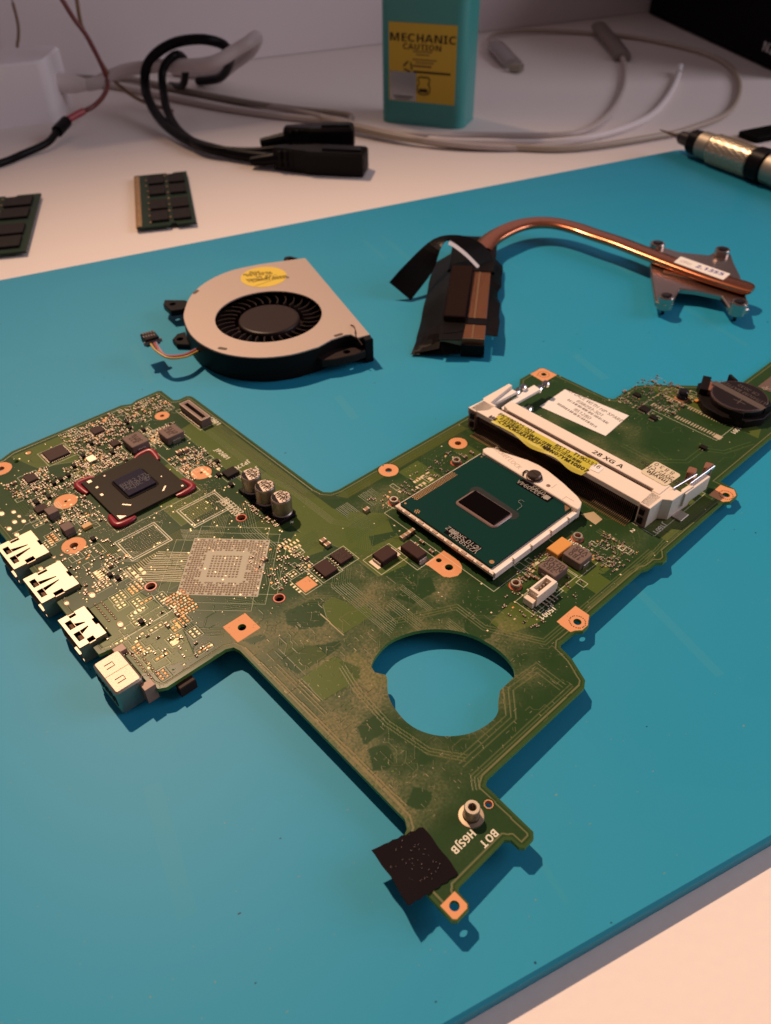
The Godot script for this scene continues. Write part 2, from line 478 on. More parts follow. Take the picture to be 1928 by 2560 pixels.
	for c in [[-39.6, 78.6], [46, 63.7], [45.7, -14.1]]:
		for k in 22: dot(c[0] + cos(TAU * k / 22) * 2.15, c[1] + sin(TAU * k / 22) * 2.15, 0.16, Color(0.10, 0.06, 0.03), 0.6)
	fill(poly([2.2, -28.6, 2.2, -20.7, 8.4, -20.7, 10.4, -21.6, 11.8, -23.4, 12, -25.4, 11, -27.4, 9.4, -28.5]), COPPER, 0.6, 0.0, 0.6)
	for k in 18: dot(8.0 + cos(TAU * k / 18) * 1.75, -24.6 + sin(TAU * k / 18) * 1.75, 0.09, TIN, 0.3, 0.6)
	fill(rrect(-14.8, -58.9, 4.6, 4.6), COPPER, 0.55, 0.0, 0.6)
	silk_box(-15.4, -58.7, 7.4, 5.9)
	silk_box(0.5, -8.3, 45.2, 28)
	silk_box(37, 45, 8, 29); silk_box(13.7, 94.2, 30, 12); silk_box(-36.5, -71.9, 28.2, 28.2, PI / 4); silk_box(-36.5, -71.9, 33.5, 21, PI / 4, 0.12); silk_box(-36.5, -71.9, 21, 33.5, PI / 4, 0.12)
	for a in [[-62, -62.2, 10.6, 14.2], [-62, -83.8, 10.6, 13.4]]: # two bare memory places
		silk_box(a[0], a[1], a[2], a[3], 0, 0.34); silk_box(a[0], a[1], a[2] - 1.5, a[3] - 1.5, 0, 0.34)
	# ball-grid place of the absent graphics chip
	var C := Vector2(-36.5, -71.9)
	fill(rrect(C.x, C.y, 23, 23, 0, PI / 4), Color(0.46, 0.43, 0.34), 0.75, 0.0, 0.7)
	for q in bga_places(): dot(q.x, q.y, 0.31, Color(0.12, 0.07, 0.035), 0.5, 0.0, 0.4)
	for k in 1500: # vias and test points all over
		var u := rng.randf_range(-130, 46); var v := rng.randf_range(-112, 102)
		var busy := u < -22 and v < -46
		if not busy and rng.randf() < 0.72: continue
		dot(u, v, 0.16 if rng.randf() < 0.7 else 0.22, TIN if busy or rng.randf() < 0.4 else POUR * 1.3, 0.5, 0.6 if busy else 0.1, 0.85)
	for a in PADS: # rows of bare tin pads: u, v, pad w, pad h, count, step u, step v
		for k in int(a[4]): fill(rrect(a[0] + a[5] * k, a[1] + a[6] * k, a[2], a[3]), TIN * 0.75, 0.55, 0.5, 0.75)
	for k in 46: # unfilled places: little grids of pads in a printed frame
		var area: Array = [[-54, -14, -109, -91], [-54, -14, -109, -91], [-60, -46, -102, -92], [-31, -20, -66, -50], [-112, -102, -58, -46], [-92, -78, -60, -48], [-102, -80, -106, -96]][rng.randi_range(0, 6)]
		var u := rng.randf_range(area[0], area[1]); var v := rng.randf_range(area[2], area[3])
		var nx := rng.randi_range(1, 4); var ny := rng.randi_range(2, 3)
		var c: Color = [TIN * 0.7, TIN * 0.55, COPPER * 0.8][rng.randi_range(0, 2)]
		silk_box(u, v, nx * 1.1 + 0.7, ny * 1.3 + 0.6, 0.0, 0.16)
		for i in nx:
			for j in ny: fill(rrect(u + (i - (nx - 1) / 2.0) * 1.1, v + (j - (ny - 1) / 2.0) * 1.3, 0.62, 0.72), c, 0.5, 0.5, 0.8)
	for i in 9:
		for j in 6: fill(rrect(-37.0 + i * 1.05, -91.6 + j * 1.05 + (i % 2) * 0.3, 0.62, 0.7), [TIN * 0.6, COPPER * 0.75, COPPER * 0.6][rng.randi_range(0, 2)], 0.5, 0.5, 0.8)
	for a in SILKS: silk_box(a[0], a[1], a[2], a[3])
	for a in CLUSTERS: # white corners and outlines round the small parts
		for k in int(a[4] / 2.5):
			silk_box(rng.randf_range(a[0], a[1]), rng.randf_range(a[2], a[3]), rng.randf_range(1.6, 4.0), rng.randf_range(1.2, 3.0), 0.0, 0.12)
		for k in int(a[4] * 1.3):
			var u := rng.randf_range(a[0], a[1]); var v := rng.randf_range(a[2], a[3])
			fill(rrect(u, v, rng.randf_range(0.4, 0.7), rng.randf_range(0.4, 0.9)), [TIN * 0.75, TIN * 0.6, COPPER][rng.randi_range(0, 2)], 0.55, 0.6, 0.8)
	hgt.convert(Image.FORMAT_RGBA8)
	hgt.bump_map_to_normal_map(2.5)
	var m := StandardMaterial3D.new()
	m.albedo_texture = ImageTexture.create_from_image(alb)
	var ot := ImageTexture.create_from_image(orm)
	m.roughness = 1.0; m.roughness_texture = ot; m.roughness_texture_channel = BaseMaterial3D.TEXTURE_CHANNEL_GREEN
	m.metallic = 1.0; m.metallic_texture = ot; m.metallic_texture_channel = BaseMaterial3D.TEXTURE_CHANNEL_BLUE
	m.normal_enabled = true; m.normal_texture = ImageTexture.create_from_image(hgt); m.normal_scale = 0.5
	m.metallic_specular = 0.26
	return m

func bga_places() -> Array:
	var o := []
	for i in 27:
		for j in 27:
			var a := i - 13; var c := j - 13
			var far := maxi(absi(a), absi(c))
			if far == 13 and (i + j) % 3 == 0: continue
			if far <= 4:
				o.append(Vector2(-36.5, -71.9) + Vector2(a, c).rotated(PI / 4) * 1.02)
				continue
			if far <= 7: continue
			if far == 8 and (i + j) % 4 == 0 or (far == 9 and (i * 2 + j) % 5 == 0): continue
			o.append(Vector2(-36.5, -71.9) + Vector2(a, c).rotated(PI / 4) * 0.83)
	return o

# ---- the circuit board: plane z = 0 is its upper face
const RINGS := [[-116.4, -45.4, 2.7, 0.8], [-78.3, -53.1, 3.5, 0.5], [-95.2, -92.7, 3.7, 0.5], [-74.5, -100.0, 3.6, 1.25], [-125.8, -101.1, 3.6, 1.2], [-128.0, -90.6, 0.9, 0.0], [-128.1, -62.2, 0.9, 0.0], [-126.1, -95.7, 0.0, 0.9],
	[-50.6, -56.3, 1.65, 1.35], [-15.8, -67.8, 1.65, 1.35], [-44.0, -91.7, 1.65, 1.35], [-36.9, -6.7, 3.4, 1.15], [-31.5, 21.2, 3.3, 1.15], [8.0, -24.6, 0.0, 1.2], [4.0, -24.7, 0.0, 0.85], [-39.6, 78.6, 0.0, 1.1], [46.0, 63.7, 0.0, 1.15], [45.7, -14.1, 0.0, 1.1], [73.6, -91.6, 0.0, 1.05], [-14.2, -81.4, 0.0, 1.15], [64.0, -70.6, 1.1, 0.85]]
const PADS := [[1.6, 99.6, 0.5, 2.0, 7, 1.05, 0], [11.4, 99.5, 0.5, 2.0, 15, 1.05, 0], [1.0, 91.5, 0.5, 2.0, 7, 1.05, 0], [11.4, 90.8, 0.5, 2.0, 15, 1.05, 0], [-27.0, -0.6, 0.7, 1.5, 2, 0, 2.4], [-24.6, 0.2, 0.7, 1.5, 2, 1.0, 0], [-26.6, -4.6, 1.2, 0.7, 4, 0.0, 1.1], [-24.0, -6, 1.3, 0.8, 3, 0, 1.6],
	[-32.5, -55.0, 1.2, 0.55, 4, 0, 1.2], [-30.6, -54.6, 1.2, 0.55, 5, 0, 1.2], [-28.6, -54.2, 1.2, 0.55, 4, 0, 1.2], [-17.6, -62.0, 0.6, 0.9, 4, 1.25, 0], [-17.6, -55.9, 0.6, 0.9, 4, 1.25, 0], [24.2, -8.2, 0.8, 1.4, 2, 1.3, 0], [24.2, -4.6, 0.8, 1.4, 2, 1.3, 0], [-79.5, -52, 1.1, 1.1, 4, 1.6, 0], [-79.5, -47.8, 1.1, 1.1, 3, 1.6, 0], [28.0, 90.6, 2.6, 2.6, 1, 0, 0],
	[-52, -92.6, 1.2, 1.2, 2, 1.9, 0], [-52, -90.4, 1.2, 1.2, 2, 1.9, 0], [-22, -97.5, 1.6, 1.6, 1, 0, 0], [31, 8, 0.7, 1.8, 2, 1.1, 0], [-60, -100.5, 0.7, 1.3, 5, 0.9, 0]]
const SILKS := [[-86.3, -73, 31, 29.5], [-106, -61.3, 11, 8.6], [-101.6, -50, 9.2, 8.8], [-120.6, -83.8, 9.4, 9.6], [-113.6, -96, 7.2, 6.2], [-107.5, -37, 16.6, 6], [-15.6, -51.4, 7.2, 7.4], [-16, -44.9, 7.2, 7.2], [-7.1, -35.7, 8, 10.4], [-2.6, -28.4, 10.4, 7.4], [29.9, -4.8, 10.6, 9.4], [31.5, 4.4, 9, 9.8], [32.8, -14.2, 6.6, 13],
	[-94, -99, 5.4, 7.6], [-82, -98.4, 5.4, 7.6], [-70.8, -46.2, 5, 6.4], [-34, -99, 3.4, 14], [-30.4, -99, 3.4, 14], [-20, -104, 6, 5], [-68, -96, 5, 4], [-104.6, -88.8, 3, 8.6]]
const CLUSTERS := [[-130, -113, -79, -58, 46], [-129.5, -118, -57, -39, 26], [-112, -101, -86, -66, 34], [-117, -105, -104, -90, 18], [-110, -100, -56, -45, 12], [-92, -76, -58, -46, 20], [-104, -78, -102, -87, 24], [-72, -54, -108, -90, 14], [-36, -14, -111, -90, 9], [-11, 10, 84, 110, 34], [30, 42, 8, 21, 16], [-34, -18, -66, -52, 14], [-30, -23, -22, 18, 12], [22, 26, -14, 8, 8], [-56, -40, -52, -47, 6], [26, 40, -26, 0, 8]]

func board_edge() -> PackedVector2Array:
	return poly([-128.5, -113.8, -130.8, -112, -130.8, -99, -132.7, -94.5, -132.7, -53, -131, -50, -132, -47, -132.1, -38, -131.2, -37, -122.5, -37, -121.4, -35.5, -121.6, -32, -120.6, -30.9, -119, -30.5, -46, -30.3, -43, -29.8, -41.2, -28.2, -40.5, -25.5, -40.6, 65, -43.6, 69, -43.6, 81, -42.4, 82.4, -12.4, 82.8, -10.8, 84, -10.5, 97.6, -8.1, 101.4, 7, 116.4, 14, 124, 16.2, 130, 16.2, 175, 40.8, 175, 40.8, 68.4, 46.4, 68.4, 48.6, 66.2, 48.6, 61.5, 47.2, 59.7, 47.2, 27, 49, 24.6, 49, 22.4, 47.7, 20.9, 47.4, 17.2, 46.6, 15.4, 46.6, -10, 48.6, -13, 48.7, -15.6, 47.4, -17.4, 47.2, -23.2, 48, -24.4, 52.4, -25.3, 58.6, -28.2, 59.8, -30.2, 59.7, -66, 60.6, -67.8, 74.6, -68.3, 75.6, -69.4, 75.6, -72.3, 74.8, -73.1, 72.6, -73.1, 71.6, -74.1, 71.6, -88.3, 72.4, -89.1, 75.2, -89.2, 76, -90, 76, -93.3, 75.2, -94.1, 68.3, -94, 66, -92, 57.4, -91, 55.8, -87.4, 54, -86.4, -8.1, -86.3, -10.1, -86.9, -11, -88.8, -11, -106.2, -12, -108, -14.4, -109, -31, -109, -32, -113.8])

var board: Node3D

func chip(b: MB, u: float, v: float, w: float, h: float, z0: float, z1: float) -> void:
	prism(b, rrect(u, v, w, h, 0.12, 0.0, 1), z0, z1, 0.12)

func small_part(kind: int) -> ArrayMesh:
	if mesh_cache.has(kind): return mesh_cache[kind]
	var a := MB.new(); var c := MB.new()
	var L: float = [1.0, 1.0, 1.6, 2.0, 1.0][kind]; var W: float = [0.5, 0.5, 0.8, 1.25, 0.55][kind]; var H: float = [0.35, 0.5, 0.8, 1.2, 0.4][kind]
	prism(a, rrect(0, 0, L * 0.56, W), 0.02, H, 0.05)
	for s in [-1, 1]: prism(c, rrect(s * L * 0.39, 0, L * 0.22, W * 1.04), 0.0, H * 1.03, 0.06)
	var m := a.mesh()
	m = c.mesh(m)
	m.surface_set_material(0, [mats.black_epoxy, mats.cap_brown, mats.cap_brown, mats.cap_tan, mats.black_epoxy][kind])
	m.surface_set_material(1, mats.tin)
	mesh_cache[kind] = m
	return m

var taken := []
func free_at(u: float, v: float, r: float) -> bool:
	for t in taken:
		if absf(u - t[0]) < t[2] + r and absf(v - t[1]) < t[3] + r: return false
	return true

func small(kind: int, u: float, v: float, turned: bool) -> void:
	var o := piece(["resistor", "capacitor", "capacitor", "capacitor", "resistor"][kind], small_part(kind), null, board)
	o.position = P(u, v, 0)
	if turned: o.rotation.y = PI / 2
	taken.append([u, v, 0.75, 0.75])

func ic(called: String, u: float, v: float, w: float, h: float, z: float, legs_u: int, legs_v: int, m: Material) -> MeshInstance3D:
	var b := MB.new()
	chip(b, u, v, w, h, 0.08, z)
	var o := obj(called, b, m, board)
	var l := MB.new()
	for s in [-1, 1]:
		for k in legs_u:
			var x := u + (k + 0.5 - legs_u / 2.0) * w / (legs_u + 0.6)
			prism(l, rrect(x, v + s * (h / 2 + 0.28), minf(0.36, w / legs_u * 0.55), 0.7), 0.0, 0.22, 0.05)
		for k in legs_v:
			var y := v + (k + 0.5 - legs_v / 2.0) * h / (legs_v + 0.6)
			prism(l, rrect(u + s * (w / 2 + 0.28), y, 0.7, minf(0.36, h / legs_v * 0.55)), 0.0, 0.22, 0.05)
	if legs_u + legs_v > 0: piece("leads", l.mesh(), mats.tin, o)
	taken.append([u, v, w / 2 + 0.8, h / 2 + 0.8])
	return o

func inductor(u: float, v: float, w: float, h: float, lines: Array, along_v := false) -> void:
	var b := MB.new()
	prism(b, rrect(u, v, w, h, 0.5, 0.0, 2), 0.35, 3.1, 0.18)
	var o := obj("inductor", b, mats.ferrite, board)
	var c := MB.new()
	for s in [-1, 1]:
		if along_v: box(c, u, v + s * h * 0.5, 0.0, w * 0.45, 0.5, 1.5, 0.08)
		else: box(c, u + s * w * 0.5, v, 0.0, 0.5, h * 0.45, 1.5, 0.08)
	obj("terminals", c, mats.tin, o)
	for k in lines.size(): words(o, lines[k], u, v + (k - (lines.size() - 1) / 2.0) * 1.55, 3.12, 0.95, 180, mats.print_faint, true)
	taken.append([u, v, w / 2 + 0.6, h / 2 + 0.6])

func build_board() -> void:
	var sm := board_texture()
	mats.board = sm
	mat("board_edge", Color(0.12, 0.24, 0.045), 0.5)
	mat("black_epoxy", Color(0.016, 0.012, 0.011), 0.5, 0.0, 0.2); mat("cap_brown", Color(0.24, 0.14, 0.08), 0.5, 0.0, 0.3); mat("cap_tan", Color(0.34, 0.20, 0.11), 0.5, 0.0, 0.3)
	mat("tin", Color(0.46, 0.40, 0.34), 0.5, 1.0); mat("solder", Color(0.46, 0.37, 0.27), 0.5, 1.0); grainy(mat("nickel", Color(0.42, 0.37, 0.30), 0.52, 1.0), 400.0, 0.25); mat("chrome", Color(0.75, 0.73, 0.72), 0.12, 1.0)
	mat("ferrite", Color(0.17, 0.122, 0.105), 0.65, 0.0, 0.25); mat("print_dark", Color(0.035, 0.025, 0.02), 0.7, 0.0, 0.2); mat("print_faint", Color(0.07, 0.05, 0.042), 0.7, 0.0, 0.2); mat("brown_epoxy", Color(0.055, 0.034, 0.030), 0.55, 0.0, 0.2); mat("print_pale", Color(0.36, 0.33, 0.29), 0.6, 0.0, 0.2); mat("silk", SILK, 0.7)
	mat("cream", Color(0.80, 0.70, 0.60), 0.5); mat("white_plastic", Color(0.82, 0.78, 0.74), 0.5); mat("paper", Color(0.80, 0.77, 0.72), 0.65); mat("black_plastic", Color(0.009, 0.007, 0.007), 0.45, 0.0, 0.22)
	mat("gold", Color(0.72, 0.44, 0.22), 0.35, 1.0); mat("copper", COPPER, 0.4, 0.4); mat("red_glue", Color(0.24, 0.012, 0.024), 0.3); mat("package", Color(0.024, 0.019, 0.013), 0.4, 0.0, 0.18); mat("bronze", Color(0.55, 0.34, 0.22), 0.33, 1.0)
	board = thing("motherboard", "green laptop circuit board with a round fan cut-out, lying on the teal mat", "circuit board", 0.0514, 0.0186, 4.2526)
	board.basis = Basis(Vector3(0.2949, 0.0006, 0.9555), Vector3(0.0121, 0.9999, -0.0044), Vector3(-0.9554, 0.0128, 0.2949)).orthonormalized()
	# bare board with its cut-outs
	var edge := board_edge()
	for r in [[-81.6, -111.6, 13.8, 10.2], [-63.6, -111.2, 13.4, 10.8], [-42.2, -112.2, 13.8, 7.8]]:
		var got := Geometry2D.clip_polygons(edge, rrect(r[0], r[1] - 3, r[2], r[3] + 6))
		var best: PackedVector2Array = got[0]
		for q in got:
			if q.size() > best.size(): best = q
		edge = best
	var holes := []
	for r in RINGS:
		if r[3] > 0.0: holes.append(circle(r[0], r[1], r[3], 20))
	holes.append(fan_hole())
	var b := MB.new(); b.uvr = Rect2(U0, V0, BW, BH)
	edge = ccw(edge)
	cap(b, edge, 0.0, 1.0, holes)
	var sheet := b.mesh()
	b = MB.new()
	side(b, edge, edge, -1.25, 0.0)
	cap(b, edge, -1.25, -1.0, holes)
	for h in holes: side(b, ccw(h), ccw(h), -1.25, 0.0, 0.0, -1.0)
	sheet = b.mesh(sheet)
	sheet.surface_set_material(0, sm); sheet.surface_set_material(1, mats.board_edge)
	piece("bare_board", sheet, null, board)
	# linings of the plated holes
	for r in RINGS:
		if r[3] > 0.7 and r[2] > 0.0:
			b = MB.new()
			side(b, circle(r[0], r[1], r[3] - 0.03, 20), circle(r[0], r[1], r[3] - 0.03, 20), -1.3, 0.01, 0.0, -1.0)
			obj("hole_lining", b, mats.copper, board)
	for r in [[-50.6, -56.3], [-15.8, -67.8], [-44.0, -91.7]]:
		b = MB.new()
		lathe(b, r[0], r[1], [Vector2(1.75, 0.0), Vector2(1.7, 0.12), Vector2(1.36, 0.12), Vector2(1.36, -1.2)], 24)
		obj("red_ring", b, mat("red_ring", Color(0.60, 0.12, 0.07), 0.35), board)
	big_parts()
	slot()
	cpu_socket()
	connectors()
	board_labels()
	# scattered little parts
	for r in RINGS: taken.append([r[0], r[1], maxf(r[2], r[3]) + 0.4, maxf(r[2], r[3]) + 0.4])
	var n := 0
	for a in CLUSTERS:
		var made := 0
		for k in int(a[4]) * 8:
			if made >= a[4] * 0.78 or n > 262: break
			var u := snappedf(rng.randf_range(a[0], a[1]), 0.35); var v := snappedf(rng.randf_range(a[2], a[3]), 0.35)
			if not free_at(u, v, 0.3): continue
			small([0, 1, 1, 1, 2, 4, 0][rng.randi_range(0, 6)], u, v, rng.randf() < 0.5)
			made += 1; n += 1
	for q in [[3, -26.5, -25.9], [3, -9.7, -26], [3, -9.7, -24.3], [3, -9.8, -22.4], [2, -4.6, -23.2], [2, -4.8, -25.2], [2, 0.2, -24], [3, -24.8, -44.7], [3, -22.6, -44.8], [3, -92.2, -53], [3, -91.8, -50.6], [2, -28.2, -95.8], [2, -29.8, -91.8], [2, 26.8, -10.2], [2, 28.3, -9.8], [2, -24.2, 20.2], [2, -94.6, -104]]:
		small(q[0], q[1], q[2], q[0] == 3)
	# still smaller chips, too many to tell apart
	var body := MB.new(); var ends := MB.new()
	for a in CLUSTERS:
		var made := 0
		for k in int(a[4]) * 12:
			if made >= a[4] * 2.1: break
			var u := snappedf(rng.randf_range(a[0], a[1]), 0.25); var v := snappedf(rng.randf_range(a[2], a[3]), 0.25)
			var near_it := false
			for t in taken:
				if absf(u - t[0]) < t[2] - 0.1 and absf(v - t[1]) < t[3] - 0.1: near_it = true; break
			if near_it: continue
			taken.append([u, v, 0.6, 0.6])
			var turn := PI / 2 if rng.randf() < 0.5 else 0.0
			prism(body, rrect(u, v, 0.5, 0.42, 0.0, turn), 0.0, 0.3, 0.0, [], false)
			var d := Vector2(0.38, 0).rotated(turn)
			for s in [-1, 1]: prism(ends, rrect(u + d.x * s, v + d.y * s, 0.26, 0.44, 0.0, turn), 0.0, 0.31, 0.0, [], false)
			made += 1
	var cm := body.mesh(); cm = ends.mesh(cm)
	cm.surface_set_material(0, mat("umber_body", Color(0.10, 0.06, 0.045), 0.55, 0.0, 0.2)); cm.surface_set_material(1, mats.tin)
	piece("tiny_chip_scatter", cm, null, board).set_meta("kind", "stuff")
	# solder beads too small to count
	b = MB.new()
	for a in CLUSTERS:
		for k in int(a[4] * 5):
			var u := rng.randf_range(a[0], a[1]); var v := rng.randf_range(a[2], a[3])
			if free_at(u, v, 0.05): dome(b, u, v, 0.0, rng.randf_range(0.12, 0.22), rng.randf_range(0.06, 0.16))
	for a in [[-106, -70, -97, -86], [-73, -66, -88, -52], [-104, -99, -86, -58], [-56, -12, -100, -52], [-30, 10, 46, 84], [-34, -22, -24, 28], [24, 46, -20, 24], [-36, -12, -110, -88], [-96, -60, -60, -38]]:
		var many := 420 if a[3] < -50 else 60
		for k in many:
			var u := rng.randf_range(a[0], a[1]); var v := rng.randf_range(a[2], a[3])
			var loc := (Vector2(u, v) - Vector2(-36.5, -71.9)).rotated(-PI / 4).abs()
			if maxf(loc.x, loc.y) > 12.2 and free_at(u, v, 0.05): dome(b, u, v, 0.0, rng.randf_range(0.10, 0.19), rng.randf_range(0.05, 0.13))
	for a in [[-62, -62.2, 8.0, 11.4], [-62, -83.8, 8.0, 10.8]]:
		for i in 11:
			for j in 15:
				if rng.randf() < 0.85: dome(b, a[0] - a[2] / 2 + a[2] * i / 10, a[1] - a[3] / 2 + a[3] * j / 14, 0.0, 0.2, 0.12)
	obj("solder_beads", b, mats.solder, board).set_meta("kind", "stuff")
	b = MB.new()
	for q in bga_places(): dome(b, q.x, q.y, 0.0, 0.2, 0.13)
	obj("ball_grid_pads", b, mats.solder, board).set_meta("kind", "stuff")
	# through-hole joints
	for q in [[-103.3, -110.1, 1.5], [-101.4, -107, 1.2], [-98.2, -106.6, 1.0], [-96.7, -108.7, 1.3], [-95.1, -106.5, 1.2], [-94.8, -111.2, 1.3], [-52.2, -105.4, 1.5], [-37.2, -104.8, 1.4], [-71.8, -111.5, 1.2], [-54.2, -112, 1.2], [-90.6, -110.6, 1.3]]:
		b = MB.new()
		b.xf = Transform3D(Basis(Vector3(1, 0, 0), Vector3(0, 0.62, 0), Vector3(0, 0, 1)), Vector3.ZERO).translated(Vector3(q[0], q[1], 0))
		lathe(b, 0, 0, [Vector2(q[2], 0.0), Vector2(q[2] * 0.8, 0.22), Vector2(q[2] * 0.45, 0.34), Vector2(q[2] * 0.4, 0.2), Vector2(0.01, 0.16)], 20)
		obj("solder_joint", b, mats.solder, board)
	for a in [[-73.6, -106.6, 2, 4, 2.2, 2.3], [-55.4, -105.8, 2, 4, 2.2, 2.3], [-48.6, -106.4, 8, 2, 1.15, 1.9], [-27, -107.6, 9, 2, 1.35, 1.9]]:
		for i in int(a[2]):
			for j in int(a[3]):
				b = MB.new()
				var r := 0.42 if a[2] > 4 else 0.62
				lathe(b, a[0] + i * a[4] + (0.5 if j % 2 else 0.0), a[1] + j * a[5] * 0.9, [Vector2(r, 0.0), Vector2(r * 0.85, 0.2), Vector2(r * 0.5, 0.28), Vector2(r * 0.4, 0.12), Vector2(0.01, 0.1)], 12)
				obj("solder_joint", b, mats.solder, board)

func fan_hole() -> PackedVector2Array:
	# a big upper arc, a shoulder on each side and a smaller lower arc
	var o := PackedVector2Array()
	for part in [[18.8, -64.6, 17.2, -61.4, 16.2, -56, 17.4, -50.6, 19.8, -46, 23.2, -42.2, 27.4, -39.2, 32, -37.5, 38, -36.9, 43.4, -38.0, 45.8, -40.2], [46.1, -46.2, 47.6, -48.4, 49.8, -51.2, 50.5, -54.5, 49.6, -59.6, 47.2, -63.8, 44, -66.9, 40.3, -68.8, 36.6, -69.4, 33.1, -69, 30, -68.2, 27.3, -66.7, 24.4, -64.2, 23.2, -63.8]]:
		var q := []
		for k in poly(part): q.append(Vector3(k.x, k.y, 0))
		for k in spline(q, 4): o.append(Vector2(k.x, k.y))
	o.append(Vector2(20.9, -65.2))
	return o

func big_parts() -> void:
	# controller chip with its red corner glue
	var b := MB.new()
	prism(b, rrect(-86.3, -73, 25.2, 24.6, 0.2, 0.0, 1), 0.35, 1.25, 0.08)
	var c := obj("controller_chip", b, mats.package, board)
	b = MB.new(); prism(b, rrect(-86.6, -72.6, 12.2, 11.6, 1.6, 0.0, 3), 1.25, 1.42, 0.14); obj("die_underfill", b, mat("underfill", Color(0.016, 0.013, 0.011), 0.12, 0.0, 0.3), c)
	b = MB.new(); box(b, -86.7, -72.6, 1.42, 10.2, 9.8, 2.05, 0.04)
	obj("silicon_die", b, mat("die_blue", Color(0.014, 0.012, 0.028), 0.16), c)
	for k in 3: words(c, ["BD82 1TL", "J236A092", "SLJ8C ©"][k], -87.6 + k * 1.3, -72.2, 2.06, 0.72, 90, mat("die_print", Color(0.10, 0.095, 0.10), 0.5, 0.0, 0.2))
	for q in [[-97.6, -83.0, 1.3, 1.3], [-93.2, -82.6, 0.8, 0.8], [-88.8, -83.2, 1.1, 0.8], [-97, -78, 0.5, 0.6], [-75.2, -62, 0.7, 0.7], [-79, -79.8, 2.9, 0.5], [-78, -67, 0.5, 2.6], [-84, -64.5, 0.4, 0.4]]:
		b = MB.new(); prism(b, rrect(q[0], q[1], q[2], q[3], 0.0, 0.7 if q[2] > 2 or q[3] > 2 else 0.0), 1.25, 1.3); obj("gold_mark", b, mats.tin, c)
	b = MB.new(); prism(b, poly([-74.3, -84.6, -74.3, -82.4, -76.5, -84.6]), 1.25, 1.3); obj("corner_mark", b, mats.tin, c)
	for q in [[-99.2, -85.6, 1, 1], [-99.2, -60.6, 1, -1], [-73.4, -60.4, -1, -1], [-73.4, -85.5, -1, 1]]:
		b = MB.new()
		var p := spline([Vector3(q[0] + q[2] * 5.6, q[1] - q[3] * 0.3, 0.4), Vector3(q[0] + q[2] * 3.4, q[1] - q[3] * 0.8, 0.55), Vector3(q[0] - q[2] * 0.4, q[1] - q[3] * 0.7, 0.7), Vector3(q[0] - q[2] * 0.9, q[1] + q[3] * 3.2, 0.55), Vector3(q[0] - q[2] * 0.3, q[1] + q[3] * 5.2, 0.4)], 5)
		var tp := []
		for k in p.size(): tp.append(0.45 + 0.7 * sin(PI * (k + 1.0) / (p.size() + 1.0)))
		tube(b, p, 1.05, 10, 0.75, true, tp)
		obj("corner_glue", b, mats.red_glue, board)
	taken.append([-86.3, -73, 14.6, 14.4])
	# small integrated circuits
	ic("power_chip", -120.7, -83.9, 6.6, 7.2, 0.9, 10, 10, mats.brown_epoxy)
	ic("power_chip", -123.4, -67.2, 4.0, 4.2, 0.9, 6, 6, mats.brown_epoxy)
	ic("power_chip", -113.4, -96, 4.2, 3.6, 0.9, 6, 6, mats.brown_epoxy)
	ic("transistor_chip", -112, -66.4, 3.4, 3.0, 0.95, 4, 0, mats.brown_epoxy)
	ic("driver_chip", -70.8, -46.4, 3.8, 4.6, 1.3, 0, 4, mats.black_epoxy)
	ic("regulator_chip", -100.6, -99.8, 2.4, 1.6, 1.0, 3, 0, mats.black_epoxy); ic("regulator_chip", -96.4, -100.2, 3.2, 3.6, 1.0, 0, 4, mats.brown_epoxy)
	for q in [[-79.4, -46.1], [-72.9, -49.8], [-65.8, -49.7], [-100.4, -95.8], [-120.8, -57.1], [-72.6, -94.6], [-106, -91.6], [-106.2, -89], [-106.5, -86.2], [-55.6, -98.1], [-52.9, -97.0], [-33.9, -100.3], [-110, -82.6], [-113, -77.8], [-117, -58], [-112.6, -55], [-118, -72.4], [-108, -69.6]]:
		ic("transistor", q[0], q[1], 1.7, 1.3, 0.95, 2, 0, mats.black_epoxy)
	for q in [[-91.4, -98.6], [-81.2, -98.4]]:
		b = MB.new(); prism(b, rrect(q[0], q[1], 3.6, 3.2, 0.1, 0.0, 1), 0.1, 2.4, 0.1); var o := obj("power_inductor", b, mats.ferrite, board)
		b = MB.new(); box(b, q[0] + 2.2, q[1], 0.0, 0.7, 2.6, 0.35); box(b, q[0] - 2.2, q[1], 0.0, 0.7, 2.6, 0.35); obj("terminals", b, mats.tin, o)
		taken.append([q[0], q[1], 3, 2.4])
	b = MB.new(); prism(b, rrect(-109.3, -76.6, 3.4, 2.9, 0.2, 0.0, 1), 0.1, 0.85, 0.1); obj("quartz_crystal", b, mats.tin, board); taken.append([-109.3, -76.6, 2.2, 2])
	b = MB.new(); box(b, -79.2, -93.3, 0.0, 1.9, 2.9, 1.0, 0.1); obj("tantalum_capacitor", b, mat("amber", Color(0.52, 0.29, 0.09), 0.5), board); taken.append([-79.2, -93.3, 1.6, 2])
	inductor(-105.9, -61.4, 7.6, 6.5, ["R22", "3016"]); inductor(-101.8, -50.0, 6.6, 6.8, ["2R2", "0118"])
	# power transistors and tantalum capacitors
	var wine := mat("wine_epoxy", Color(0.046, 0.022, 0.019), 0.5, 0.0, 0.22)
	ic("power_transistor", -15.5, -51.4, 5.7, 4.8, 1.05, 4, 0, wine)
	var pt := ic("power_transistor", -16.1, -44.8, 5.0, 4.9, 1.05, 4, 0, wine)
	for k in 4: words(pt, ["08Y", "BS5", "N04", "A21"][k], -17.6 + k * 0.95, -44.8, 1.06, 0.5, 90, mats.print_faint)
